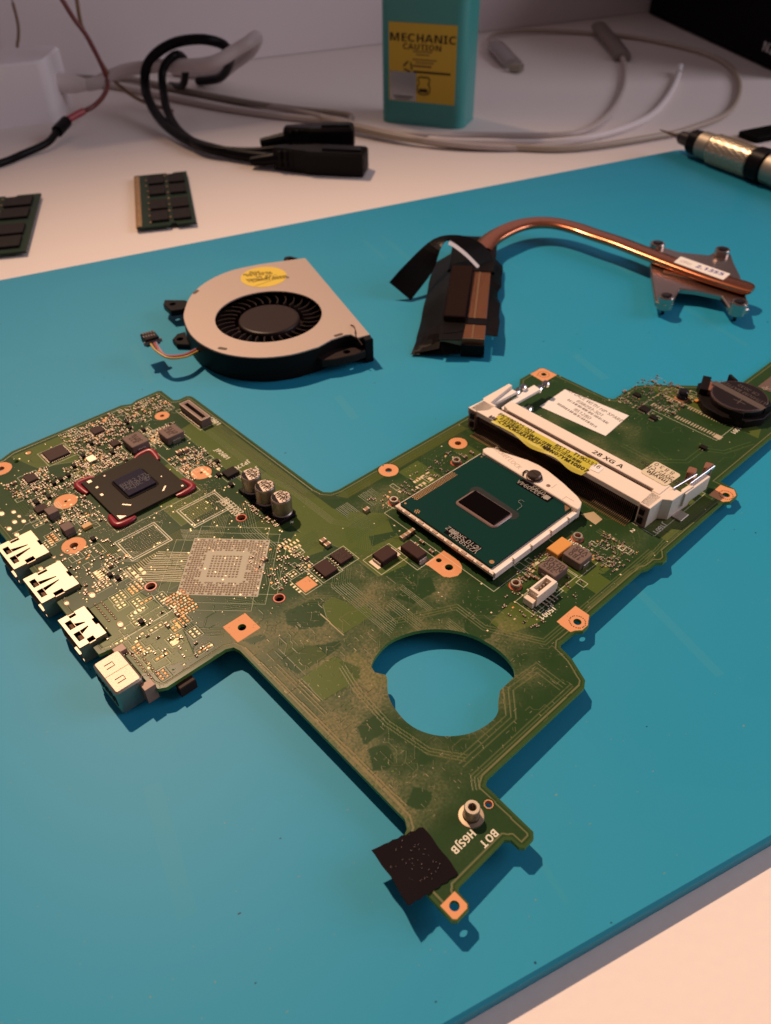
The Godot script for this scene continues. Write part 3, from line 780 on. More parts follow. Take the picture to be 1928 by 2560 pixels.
	for q in [[-7.3, -35.7, 4.6, 6.0], [-2.8, -28.4, 7.3, 3.9]]:
		b = MB.new(); prism(b, rrect(q[0], q[1], q[2], q[3], 0.15, 0.0, 1), 0.2, 2.2, 0.2)
		var o := obj("tantalum_capacitor", b, wine, board)
		b = MB.new()
		for s in [-1, 1]:
			if q[2] < q[3]: box(b, q[0], q[1] + s * q[3] * 0.5, 0.0, q[2] * 0.75, 0.7, 1.0, 0.08); box(b, q[0], q[1] + s * (q[3] * 0.5 + 0.8), 0.0, q[2] * 0.9, 1.5, 0.12)
			else: box(b, q[0] + s * q[2] * 0.5, q[1], 0.0, 0.7, q[3] * 0.75, 1.0, 0.08); box(b, q[0] + s * (q[2] * 0.5 + 0.6), q[1], 0.0, 1.2, q[3] * 0.9, 0.12)
		obj("terminals", b, mats.tin, o)
	# three can capacitors in a row
	for k in 3:
		var u: float = [-58.0, -50.4, -42.7][k]; var v: float = [-46.5, -46.6, -46.1][k]
		b = MB.new()
		prism(b, poly([u - 3.3, v - 3.3, u + 3.3, v - 3.3, u + 3.3, v + 2.2, u + 2.2, v + 3.3, u - 2.2, v + 3.3, u - 3.3, v + 2.2]), 0.0, 1.4, 0.15)
		var o := obj("can_capacitor", b, mats.black_plastic, board)
		b = MB.new()
		lathe(b, u, v, [Vector2(3.05, 1.4), Vector2(3.15, 1.9), Vector2(2.9, 2.25), Vector2(2.9, 2.4), Vector2(3.15, 2.8), Vector2(3.15, 7.2), Vector2(3.08, 7.5), Vector2(2.85, 7.68), Vector2(0.01, 7.7)], 40)
		obj("can", b, mat("can_metal", Color(0.40, 0.34, 0.30), 0.38, 0.9), o)
		b = MB.new()
		var half := PackedVector2Array()
		for s in 17: half.append(Vector2(u, v) + Vector2.RIGHT.rotated(deg_to_rad(196 + 118.0 * s / 16)) * 2.82)
		prism(b, half, 7.7, 7.735)
		obj("polarity_mark", b, mat("black_print", Color(0.012, 0.01, 0.01), 0.2), o)
		for s in 3: words(o, ["OM0", "0820", "2V5"][s], u + 0.5 - s * 0.2, v + 1.7 - (2 - s) * 1.0, 7.74, 0.6, 180, mats.print_dark)
		taken.append([u, v, 3.8, 3.8])
	# flat board-to-board connector
	b = MB.new()
	prism(b, rrect(-107, -36.9, 14.6, 4.0), 0.0, 3.1, 0.15, [rrect(-107, -36.9, 12.2, 1.5)])
	var j := obj("ribbon_socket", b, mat("sepia_plastic", Color(0.16, 0.10, 0.085), 0.5), board)
	b = MB.new(); prism(b, rrect(-107, -36.9, 14.7, 4.1), 3.11, 3.2, 0.02, [rrect(-107, -36.9, 13.9, 3.3)]); obj("rim", b, mat("rim_brown", Color(0.36, 0.26, 0.2), 0.5), j)
	b = MB.new()
	for k in 24: box(b, -113.4 + k * 0.55, -39.3, 0.0, 0.25, 0.8, 0.3); box(b, -113.4 + k * 0.55, -34.5, 0.0, 0.25, 0.8, 0.3)
	obj("leads", b, mats.tin, j)
	taken.append([-107, -36.9, 8, 3.4])
	# parts beside the processor socket
	b = MB.new(); box(b, 25.3, 4.4, 0.0, 4.2, 7.3, 1.9, 0.2); obj("tantalum_capacitor", b, mat("orange_cap", Color(0.66, 0.30, 0.07), 0.45), board); taken.append([25.3, 4.4, 2.6, 4.2])
	inductor(31.5, 4.4, 6.3, 6.2, ["1R0", "+CA", "VDS"]); inductor(29.8, -4.8, 6.2, 6.3, ["-2R5", "N/OV", "0220"], true)
	# white wire header
	b = MB.new()
	prism(b, poly([31.2, -17.4, 34.4, -17.4, 34.4, -18.4, 34.9, -18.4, 34.9, -9.8, 31.2, -9.8]), 0.4, 4.2, 0.1, [rrect(32.8, -13.7, 2.0, 5.6)])
	for s in [-18.9, -9.4]: box(b, 32.9, s, 0.2, 3.2, 1.6, 2.4, 0.1)
	var w := obj("wire_header", b, mats.cream, board)
	for k in 4:
		b = MB.new(); tube(b, [Vector3(32.8, -15.7 + k * 1.35, 0.5), Vector3(32.8, -15.7 + k * 1.35, 3.6)], 0.25, 6)
		box(b, 36, -15.7 + k * 1.35, 0.0, 2.2, 0.45, 0.35, 0.05)
		obj("pin", b, mats.tin, w)
	taken.append([33.4, -14, 4, 6])
	for q in [[-24.3, 12.6], [-23.7, -16.7], [25.9, 12.3], [25.8, -16.2]]:
		b = MB.new(); prism(b, circle(q[0], q[1], 1.9, 24), 0.0, 0.1); var o := obj("threaded_standoff", b, mat("red_ring", Color(0.60, 0.12, 0.07), 0.35), board)
		b = MB.new(); lathe(b, q[0], q[1], [Vector2(1.55, 0.1), Vector2(1.55, 1.2), Vector2(1.35, 1.5), Vector2(1.0, 1.5), Vector2(0.82, 1.2), Vector2(0.8, 0.1)], 28); obj("collar", b, mats.nickel, o)
		taken.append([q[0], q[1], 2.3, 2.3])
	# tall screw post at the tongue of the board
	b = MB.new(); lathe(b, 63.2, -75.4, [Vector2(2.9, 0.0), Vector2(2.75, 0.25), Vector2(1.9, 0.3)], 32); var post := obj("screw_post", b, mats.solder, board)
	b = MB.new(); lathe(b, 63.2, -75.4, [Vector2(1.75, 0.25), Vector2(1.75, 3.6), Vector2(1.6, 3.9), Vector2(0.95, 3.9), Vector2(0.8, 3.6), Vector2(0.8, 0.6), Vector2(0.01, 0.5)], 32); obj("threaded_collar", b, mats.nickel, post)
	taken.append([63.2, -75.4, 3, 3])
	# small coil, resistor and the rest by the cell
	b = MB.new()
	for s in 3: lathe(b, 6.4, 102.6, [Vector2(1.6, 0.4 + s * 1.0), Vector2(2.15 - 0.15 * s, 0.7 + s * 1.0), Vector2(1.6, 1.3 + s * 1.0)], 20)
	lathe(b, 6.4, 102.6, [Vector2(1.9, 3.3), Vector2(1.5, 3.75), Vector2(0.01, 3.8)], 20)
	obj("wound_coil", b, mat("black_gloss", Color(0.012, 0.01, 0.012), 0.12), board)
	b = MB.new(); prism(b, rrect(6.4, 102.6, 4.4, 4.4, 0.3, 0.0, 1), 0.0, 0.5, 0.1); obj("coil_base", b, mats.copper, board); taken.append([6.4, 102.6, 2.9, 2.9])
	b = MB.new(); box(b, 11.2, 104.6, 0.0, 1.3, 1.8, 0.9, 0.1); obj("tantalum_capacitor", b, mats.orange_cap, board)
	ic("transistor", 28.0, 80.5, 2.4, 1.8, 1.0, 2, 0, mats.black_epoxy)
	ic("driver_chip", 1.0, 86.0, 3.4, 3.4, 0.9, 5, 5, mats.black_epoxy); ic("driver_chip", -6.2, 92, 2.6, 2.2, 0.9, 4, 0, mats.black_epoxy); ic("driver_chip", 6.4, 83.6, 2.6, 2.2, 0.9, 4, 0, mats.black_epoxy)
	# holder of the coin cell
	b = MB.new()
	prism(b, poly([11, 106.4, 12.8, 103, 16.4, 99.8, 24, 98.6, 31.4, 101.4, 35, 108, 34.6, 116, 30, 121.6, 24, 123.4, 18, 122, 14, 118.4, 8.4, 117.2, 6.8, 112]), 0.2, 3.0, 0.2)
	var ho := obj("cell_holder", b, mats.black_plastic, board)
	b = MB.new(); prism(b, poly([6.8, 114.6, 10.8, 105.4, 13.4, 106.6, 9.6, 115.8]), 2.9, 5.4, 0.2); obj("end_stop", b, mats.black_plastic, ho)
	b = MB.new(); prism(b, poly([12.4, 106.8, 14.4, 107.8, 12, 113.8, 10, 113]), 3.1, 5.2, 0.2); obj("contact_spring", b, mat("rust_metal", Color(0.42, 0.20, 0.13), 0.4, 0.6), ho)
	for q in [[15.6, 120.6, -0.5], [28, 100.8, 0.2], [33.6, 113, 1.3]]:
		b = MB.new(); box(b, q[0], q[1], 2.9, 4.5, 1.0, 6.0, 0.2, q[2]); obj("clip", b, mats.black_plastic, ho)
	b = MB.new(); prism(b, rrect(30.6, 143, 18, 24), 0.0, 0.14, 0.0); obj("brown_sticker", b, mat("brown_sheet", Color(0.12, 0.075, 0.06), 0.6), board)
	words(board, "DC-E1", 25.4, 134, 0.16, 1.9, 60, mats.print_pale, false)
	# black tape on the tongue
	b = MB.new()
	tape_sheet(b)
	obj("black_tape", b, grainy(mat("felt", Color(0.012, 0.009, 0.010), 0.9, 0.0, 0.12), 500.0, 0.8), board, "ragged square of black fabric tape over the board's edge")
	var lint := MB.new()
	for k in 46:
		var s := Vector3(rng.randf_range(57, 67), rng.randf_range(-96, -88), 0.62)
		var d := Vector3(rng.randf_range(-0.35, 0.35), rng.randf_range(-0.35, 0.35), 0.0)
		tube(lint, [s, s + d], 0.05, 4)
	obj("lint", lint, mat("lint_pale", Color(0.20, 0.15, 0.15), 0.8), board).set_meta("kind", "stuff")
	var rb := MB.new(); prism(rb, rrect(-10.2, -101.6, 2.2, 4.6), -4.6, -1.3, 0.2); obj("under_connector", rb, mat("brown_plastic", Color(0.03, 0.018, 0.016), 0.5, 0.0, 0.2), board)

func tape_sheet(b: MB) -> void:
	var c := [Vector2(54.4, -96.6), Vector2(57.9, -84.8), Vector2(69.9, -86.4), Vector2(67.6, -98.8)]
	var g := 12
	var pt := func(i: int, j: int) -> Vector3:
		var s := i / float(g); var t := j / float(g)
		var q: Vector2 = c[0].lerp(c[1], t).lerp(c[3].lerp(c[2], t), s)
		q += (Vector2(61.5, -91.5) - q) * 0.07 * (1.0 - pow(absf(2.0 * s - 1.0), 2.0)) * (1.0 if t == 0.0 else 0.0)
		if i == 0 or i == g or j == 0 or j == g: q += Vector2(sin(i * 7.1 + j * 3.3), cos(i * 5.3 + j * 9.1)) * 0.14
		return Vector3(q.x, q.y, 0.35 + 0.12 * sin(s * 9 + t * 4) + (0.9 * pow(1.0 - t, 3.0) * s) + 0.5 * pow(1 - s, 4.0) * (1 - t))
	for i in g:
		for j in g:
			var p0: Vector3 = pt.call(i, j); var p1: Vector3 = pt.call(i + 1, j); var p2: Vector3 = pt.call(i + 1, j + 1); var p3: Vector3 = pt.call(i, j + 1)
			var m := (p1 - p0).cross(p3 - p0).normalized()
			if m.z < 0.0: m = -m
			b.quad(p0, p1, p2, p3, m)
			var d := Vector3(0, 0, -0.14)
			b.quad(p0 + d, p1 + d, p2 + d, p3 + d, -m)
			if j == 0: b.quad(p0, p1, p1 + d, p0 + d, Vector3(0, -1, 0))
			if i == 0: b.quad(p0, p3, p3 + d, p0 + d, Vector3(-1, 0, 0))
			if j == g - 1: b.quad(p3, p2, p2 + d, p3 + d, Vector3(0, 1, 0))
			if i == g - 1: b.quad(p1, p2, p2 + d, p1 + d, Vector3(1, 0, 0))

func slot() -> void:
	# tall double memory slot
	var b := MB.new()
	prism(b, rrect(0.4, 34.7, 72, 6.8), 6.2, 8.0, 0.15, [])
	var s := obj("memory_slot", b, mats.cream, board, "tall cream memory slot with a yellow label")
	b = MB.new(); prism(b, poly([-26.4, 40.0, -25.8, 39.5, 32.8, 39.5, 32.8, 38.4, 35.4, 38.4, 35.4, 44.7, -28.2, 44.7, -28.2, 40.6]), 6.4, 8.25, 0.15); obj("rear_rail", b, mats.cream, s)
	b = MB.new(); prism(b, rrect(2, 38.8, 62, 2.0), 2.0, 6.0); obj("groove", b, mats.black_plastic, s)
	b = MB.new()
	for k in 100: box(b, -27.4 + k * 0.6, 38.8, 6.0, 0.26, 1.3, 7.5)
	var q := obj("groove_contact_row", b, mat("contact_brown", Color(0.16, 0.09, 0.06), 0.4, 0.4), s); q.set_meta("kind", "stuff")
	b = MB.new(); prism(b, rrect(0.4, 35.4, 68, 6.2), 0.6, 6.2); obj("inner_body", b, mat("umber_plastic", Color(0.014, 0.009, 0.008), 0.5, 0.0, 0.2), s)
	b = MB.new()
	for k in 102:
		var u := -31.4 + k * 0.63
		tube(b, [Vector3(u, 33.0, 6.0), Vector3(u, 31.2, 5.8), Vector3(u, 30.9, 3.6), Vector3(u, 31.3, 3.2), Vector3(u, 31.0, 2.9), Vector3(u, 30.8, 0.7), Vector3(u, 29.4, 0.15), Vector3(u, 28.2, 0.12)], 0.17, 4)
	q = obj("contact_leg_row", b, mat("contact_leg", Color(0.13, 0.075, 0.055), 0.4, 0.7), s); q.set_meta("kind", "stuff")
	b = MB.new()
	for k in 102: prism(b, rrect(-31.4 + k * 0.63, 28.0, 0.3, 1.5), 0.0, 0.06)
	q = obj("contact_pad_row", b, mats.gold, s); q.set_meta("kind", "stuff")
	for e in [-1, 1]:
		var cx := -34.3 if e < 0 else 35.4
		b = MB.new(); prism(b, rrect(cx, 32.0, 3.0, 2.4), 0.0, 7.9, 0.1); obj("end_cheek", b, mat("taupe_plastic", Color(0.30, 0.20, 0.17), 0.5), s)
		for z in [1.2, 4.6]:
			b = MB.new(); box(b, cx - e * 0.4, 30.6, z, 1.6, 0.7, z + 2.2, 0.1); obj("cheek_rib", b, mats.umber_plastic, s)
	# left arm, spring and clips
	b = MB.new(); prism(b, poly([-36.4, 31.0, -33.0, 31.0, -30.4, 34.6, -30.4, 39.0, -33.0, 39.0, -33.4, 41.0, -35.2, 53.2, -36.8, 53.2, -36.8, 39.2, -35.9, 38.4]), 5.6, 8.0, 0.12); obj("arm", b, mats.cream, s)
	b = MB.new(); prism(b, rrect(-35.6, 42.6, 1.8, 21), 1.0, 5.6, 0.1); obj("arm_wall", b, mats.cream, s)
	b = MB.new(); prism(b, poly([-34.4, 37.4, -33.0, 37.2, -32.2, 52.6, -34.6, 52.6]), 5.9, 6.9, 0.1); obj("latch_arm", b, mats.white_plastic, s)
	b = MB.new(); prism(b, poly([-31.0, 42.8, -29.4, 42.0, -29.0, 62.4, -32.6, 63, -32.6, 57]), 4.2, 5.2, 0.1); obj("latch_arm", b, mats.white_plastic, s)
	b = MB.new(); prism(b, poly([-29.0, 46.4, -27.0, 46, -27.2, 52.6, -29.0, 52.6]), 1.2, 2.4, 0.1); obj("latch_arm", b, mats.white_plastic, s)
	for c in [[-33.6, 54.4, 6.2, 2.4, 3.2], [-33.4, 57.6, 7.0, 2.4, 2.6], [-30.6, 63.8, 5.0, 2.6, 3.4], [-30.2, 67.0, 6.0, 2.8, 2.6], [-27.6, 54.6, 1.6, 2.6, 3.6]]:
		b = MB.new(); prism(b, rrect(c[0], c[1], c[3], c[4], 0.7, 0.25, 3), c[2] - 1.6, c[2], 0.5); obj("latch_clip", b, mats.chrome, s)
	# right arm
	b = MB.new(); prism(b, poly([33.4, 31.0, 37.1, 31.0, 37.2, 37.4, 38.4, 38.4, 39.6, 39.2, 40.3, 50.0, 39.4, 50.2, 39.0, 44.6, 33.0, 44.6, 33.0, 38.6]), 0.2, 8.0, 0.12); obj("arm", b, mats.cream, s)
	b = MB.new(); prism(b, poly([38.4, 46.0, 40.6, 45.2, 41.2, 58.4, 39.4, 58.6]), 2.6, 7.6, 0.12); obj("arm_end", b, mats.cream, s)
	for k in 2:
		b = MB.new(); prism(b, poly([36.6 + k * 2.3, 43.6 + k * 6, 37.0 + k * 2.3, 43.6 + k * 6, 38.3 + k * 1.6, 55 + k * 8, 37.4 + k * 1.6, 55 + k * 8]), 7.6, 8.8, 0.1); obj("spring_clip", b, mats.chrome, s)
		b = MB.new(); prism(b, rrect(36.0 + k * 2.4, 56 + k * 6, 2.6, 3.4, 0.4, 0.3, 2), 4.6, 8.6, 0.3); obj("latch_clip", b, mats.rust_metal if mats.has("rust_metal") else mats.chrome, s)
	b = MB.new(); box(b, 40.9, 43.8, 0.0, 4.4, 4.6, 0.5, 0.15); obj("solder_tab", b, mats.tin, s)
	words(s, "28 XG A", 14.5, 41.6, 8.28, 2.0, 0, mats.print_dark, true, 1.15)
	# yellow label
	b = MB.new()
	var g := 40
	var lp := func(i: int, j: int) -> Vector3:
		var u := -25.4 + 38.6 * i / g
		var lo := 30.7 - 0.45 * sin(i * 0.36 + 1.0) - 0.9 * clampf((i - 4) / 8.0, 0, 1)
		var hi := 36.6 + (1.6 * clampf((i - 30) / 8.0, 0, 1))
		var v := lerpf(lo, hi, j / 8.0)
		var drop := maxf(0.0, 31.2 - v)
		return Vector3(u + 0.5 * sin(j * 0.9) * (1.0 if i == 0 or i == g else 0.0), v, 8.08 - drop * drop * 0.30 + 0.06 * sin(i * 0.7))
	for i in g:
		for j in 8:
			var p0: Vector3 = lp.call(i, j); var p1: Vector3 = lp.call(i + 1, j); var p2: Vector3 = lp.call(i + 1, j + 1); var p3: Vector3 = lp.call(i, j + 1)
			var m := (p1 - p0).cross(p3 - p0).normalized()
			b.quad(p0, p1, p2, p3, m)
			b.quad(p0 - Vector3(0, 0, 0.06), p1 - Vector3(0, 0, 0.06), p2 - Vector3(0, 0, 0.06), p3 - Vector3(0, 0, 0.06), -m)
	var yl := obj("yellow_label", b, mat("yellow_paper", Color(0.52, 0.46, 0.035), 0.5), s)
	words(yl, "PN:690225-001", -18.6, 35.7, 8.2, 1.1, 0, mats.print_dark, false, 0.95)
	words(yl, "RST 0", 1.0, 35.6, 8.2, 1.2, 0, mats.print_dark, false)
	words(yl, "MB -CT:PCWSRATVK3P1H6", -14.6, 32.2, 8.2, 0.95, 0, mats.print_dark, true, 0.88)
	words(yl, "69N07YM10B07", 5.0, 31.9, 8.2, 1.0, 0, mats.print_dark, true)
	words(yl, "T1903316", 10.2, 36.2, 8.2, 0.9, 0, mats.print_dark, false)
	bars(yl, -24.0, 33.9, 8.19, 33.5, 1.35)
	b = MB.new(); prism(b, rrect(14.9, 35.2, 3.0, 3.4, 0.2, 0.1, 1), 8.02, 8.14); obj("label_liner", b, mats.white_plastic, s)

func bars(parent: Node, u: float, v: float, z: float, w: float, h: float) -> void:
	var b := MB.new()
	var x := 0.0
	while x < w:
		var t := rng.randf_range(0.12, 0.42)
		box(b, u + x + t / 2, v, z, t, h, z + 0.03)
		x += t + rng.randf_range(0.22, 0.7)
	obj("bar_code", b, mats.print_dark, parent)

func cpu_socket() -> void:
	var b := MB.new()
	box(b, 0.4, -0.5, 0.0, 39.6, 38.2, 2.4, 0.1)
	var s := obj("processor_socket", b, mats.black_plastic, board, "cream and black processor socket with a screw lock")
	b = MB.new(); prism(b, rrect(0.4, -0.5, 40.0, 39.2), 2.4, 3.25, 0.08); obj("slide_plate", b, mats.cream, s)
	# toothed rim along the near left side
	for k in 13:
		b = MB.new(); box(b, -17.6 + k * 2.95, -19.6 if k % 2 else -20.0, 2.6, 1.9, 0.7, 3.5, 0.08); obj("rim_tooth", b, mat("rose_plastic", Color(0.52, 0.34, 0.25), 0.5), s)
	# pale wall along the near right side, with its notches
	for q in [[-15.8, 7.4], [-7.6, 7.2], [1.0, 8.2], [9.8, 7.6], [16.6, 4.4]]:
		b = MB.new(); box(b, 20.4, q[0], 1.6, 1.1, q[1], 3.6, 0.08); obj("side_wall", b, mats.white_plastic, s)
	b = MB.new(); box(b, 20.0, -0.5, 0.5, 0.8, 38, 1.6); obj("side_wall", b, mats.white_plastic, s)
	# curved lock plate
	b = MB.new()
	prism(b, poly([-18.3, 18.9, -19.3, 20.0, -19.0, 21.6, -17.3, 22.9, -14, 23.4, -5.4, 26.2, -1, 26.8, 3, 26.6, 10, 25.2, 17, 23.2, 19.6, 21.8, 20.8, 19.6, 20.8, 18.2, 19, 18.0, -17, 18.6]), 1.0, 4.9, 0.22, [circle(7.6, 20.6, 0.75, 14)])
	var p := obj("lock_plate", b, mats.cream, s)
	for q in [[-13, 23.0, 9, 0.14], [9.0, 21.6, 0.14, 2.6], [16.2, 20.4, 3, 0.14], [14.7, 19.4, 0.14, 2.0]]:
		b = MB.new(); box(b, q[0], q[1], 4.9, q[2], q[3], 4.94); obj("moulded_line", b, mat("cream_shade", Color(0.5, 0.4, 0.32), 0.6), p)
	words(p, "Socket LOCK", -10.6, 22.2, 4.92, 1.0, -10, mats.cream_shade)
	b = MB.new(); lathe(b, 1.9, 20.6, [Vector2(2.6, 4.9), Vector2(2.6, 5.3), Vector2(2.2, 5.4), Vector2(2.15, 6.3), Vector2(1.9, 6.5), Vector2(0.01, 6.5)], 30); var lk := obj("lock_screw", b, mat("dark_metal", Color(0.10, 0.075, 0.065), 0.3, 0.7), s)
	b = MB.new(); box(b, 1.9, 20.6, 6.5, 3.5, 0.5, 6.53, 0.0, -0.25); obj("slot_line", b, mats.print_dark, lk)
	b = MB.new(); tube(b, spline([Vector3(-0.2, 20.8, 5.6), Vector3(-1.5, 20.9, 5.4), Vector3(-1.8, 19.8, 5.2), Vector3(-1.0, 18.6, 5.0)], 5), 0.28, 6); obj("stop_wire", b, mats.print_dark, lk)
	b = MB.new(); prism(b, poly([20, 22, 26, 21.4, 26, 25, 22, 26]), 0.0, 0.08); obj("tan_pad", b, mat("tan_pad", Color(0.45, 0.36, 0.22), 0.5), s)
	taken.append([0.4, 2, 22.4, 26])
	taken.append([2, 46, 40, 20])

func usb(u: float, v: float, w: float, d: float, called: String) -> void:
	var b := MB.new()
	var cuts := []
	for s in [-1, 1]:
		cuts.append(poly([u + s * w * 0.20 - 1.7, v - d * 0.5 + 0.9, u + s * w * 0.20 + 1.7, v - d * 0.5 + 0.9, u + s * w * 0.20 + 1.7, v - d * 0.5 + 2.6, u + s * w * 0.20 - 1.7, v - d * 0.5 + 2.6]))
		cuts.append(poly([u + s * w * 0.13 - 0.75, v - d * 0.5 + 2.7, u + s * w * 0.13 + 0.75, v - d * 0.5 + 2.7, u + s * w * 0.07 + 0.2, v + d * 0.18, u + s * w * 0.07 - 0.2, v + d * 0.18]))
	cuts.append(rrect(u - w * 0.44, v - d * 0.02, w * 0.13, d * 0.24)); cuts.append(rrect(u + w * 0.44, v - d * 0.02, w * 0.13, d * 0.24))
	var top := rrect(u, v, w, d)
	for c in [rrect(u - w * 0.5, v - d * 0.02, w * 0.26, d * 0.24), rrect(u + w * 0.5, v - d * 0.02, w * 0.26, d * 0.24), rrect(u + 0.6, v + d * 0.5, 2.6, 1.4)]:
		top = Geometry2D.clip_polygons(ccw(top), c)[0]
	prism(b, top, 1.2, 1.5, 0.05, cuts.slice(0, 4))
	var o := obj(called, b, mats.nickel, board, "silver side socket with two spring tongues on its lid")
	b = MB.new()
	for s in [-1, 1]: prism(b, rrect(u + s * (w / 2 - 0.15), v, 0.3, d), -4.4, 1.15)
	prism(b, rrect(u, v, w, d), -4.7, -4.4)
	obj("shell", b, mats.nickel, o)
	b = MB.new(); prism(b, rrect(u, v + 0.6, w - 1.2, d - 1.6), -3.6, 0.3); obj("insulator", b, mats.black_plastic, o)
	for s in [-1, 1]:
		b = MB.new(); b.xf = Transform3D(Basis(Vector3(1, 0, 0), -0.3), Vector3(u + s * w * 0.2, v - d * 0.5 + 2.4, 0.3)); box(b, 0, 0, 0, 2.0, 1.8, 0.22, 0.05); obj("spring_tongue", b, mat("dark_bronze", Color(0.30, 0.17, 0.11), 0.35, 1.0), o)

func connectors() -> void:
	usb(-81.5, -112.2, 12.8, 10.6, "usb_port"); usb(-63.5, -111.8, 12.4, 11.0, "usb_port")
	usb(-42.2, -113.0, 12.8, 7.6, "display_port")
	# boxed connector standing over the corner
	var b := MB.new()
	prism(b, rrect(-21.4, -113.5, 12.4, 7.4, 0.9, 0.0, 3), -5.2, 3.0, 0.5)
	var o := obj("network_port", b, grainy(mat("worn_steel", Color(0.42, 0.36, 0.30), 0.52, 1.0), 700.0, 0.7), board, "silver boxed connector at the corner of the board")
	for s in [-24.2, -18.6]:
		b = MB.new(); tube(b, [Vector3(s - 0.7, -115.2, 3.0), Vector3(s - 0.7, -113.0, 3.0), Vector3(s + 0.7, -113.0, 3.0), Vector3(s + 0.7, -115.2, 3.0)], 0.16, 5, 0.4); obj("latch_cut", b, mats.print_dark, o)
	b = MB.new(); box(b, -21.4, -113.4, 3.0, 0.12, 6.6, 3.02); obj("seam", b, mats.print_dark, o)
	for k in 6: b = MB.new(); box(b, -26.2 + k * 1.9, -117.25, -2.6, 1.1, 0.2, 0.6); obj("port_hole", b, mats.print_dark, o)
	for s in [[-28.9, -109.3], [-13.9, -109.6]]:
		b = MB.new(); prism(b, rrect(s[0], s[1], 2.4, 3.0), -4.0, 1.3, 0.1); obj("mounting_flange", b, mat("flange_brown", Color(0.30, 0.17, 0.12), 0.5), o)

func board_labels() -> void:
	var b := MB.new(); prism(b, poly([-26.4, 59.6, -27.2, 75.8, -0.6, 78.6, 1.0, 62.0]), 0.12, 0.2)
	var l := obj("white_label", b, mats.paper, board, "white paper label with bar codes")
	words(l, "REPLACE WITH HP SPARE", -13.4, 75.1, 0.21, 1.2, -6, mats.print_dark, false, 1.0); words(l, "698093-501", -13.0, 72.2, 0.21, 1.25, -6, mats.print_dark, false, 1.0); words(l, "9S12B0", -12.8, 67.2, 0.21, 1.25, -6, mats.print_dark, false, 1.0)
	for q in [[-22, 70.9], [-23, 66.0]]:
		var n := Node3D.new(); n.name = "bar_codes" if q[0] > -22.5 else "bar_codes_001"; l.add_child(n, true); n.position = P(q[0], q[1], 0.21); n.rotation.y = deg_to_rad(-6); bars(n, 0, 0, 0, 19.0, 1.2)
	b = MB.new(); prism(b, rrect(30.1, 47.4, 9.4, 8.6, 1.0, -0.04, 3), 8.3, 8.4); l = obj("firmware_label", b, mat("label_cream", Color(0.66, 0.58, 0.42), 0.55), board, "small cream label with upside down print")
	words(l, "insyde", 30.2, 45.1, 8.42, 1.35, 178, mats.print_dark, true); words(l, "© 2012  CF08", 29.8, 48.0, 8.42, 0.8, 178, mats.print_dark); words(l, "Insyde H2O", 30.8, 46.6, 8.42, 0.6, 178, mats.print_dark); words(l, "8 8 3 0", 29.6, 50.3, 8.42, 1.1, 178, mats.print_dark)
	for t in [["BOT", 69.2, -76.2, 1.6, -90], ["H6SJB", 66.0, -80.8, 0.95, -90], ["J1601", 40.4, 34.4, 1.0, -90], ["J5001", 38.2, -17.6, 1.05, -90], ["JP2703", -72.4, -41.6, 0.75, -90], ["JP2601", -82.0, -42.2, 0.75, 0], ["JP2702", -67.4, -41.6, 0.75, -90], ["JRST2202", -57.2, -54.8, 0.72, 0], ["JRST2203", -57.2, -56.4, 0.72, 0], ["JP8200", 28.0, 10.0, 0.9, 0], ["JP2701", -88, -48.8, 0.75, -90], ["J2601", -100.4, -33.2, 0.75, 0], ["1001", 30.4, 98.8, 1.0, -90], ["+", -38.4, -46.0, 2.0, 0], ["2", 35.2, 27.6, 1.3, 0]]:
		words(board, t[0], t[1], t[2], 0.02, t[3], t[4], mats.silk, true, 1.0, "silk_print")

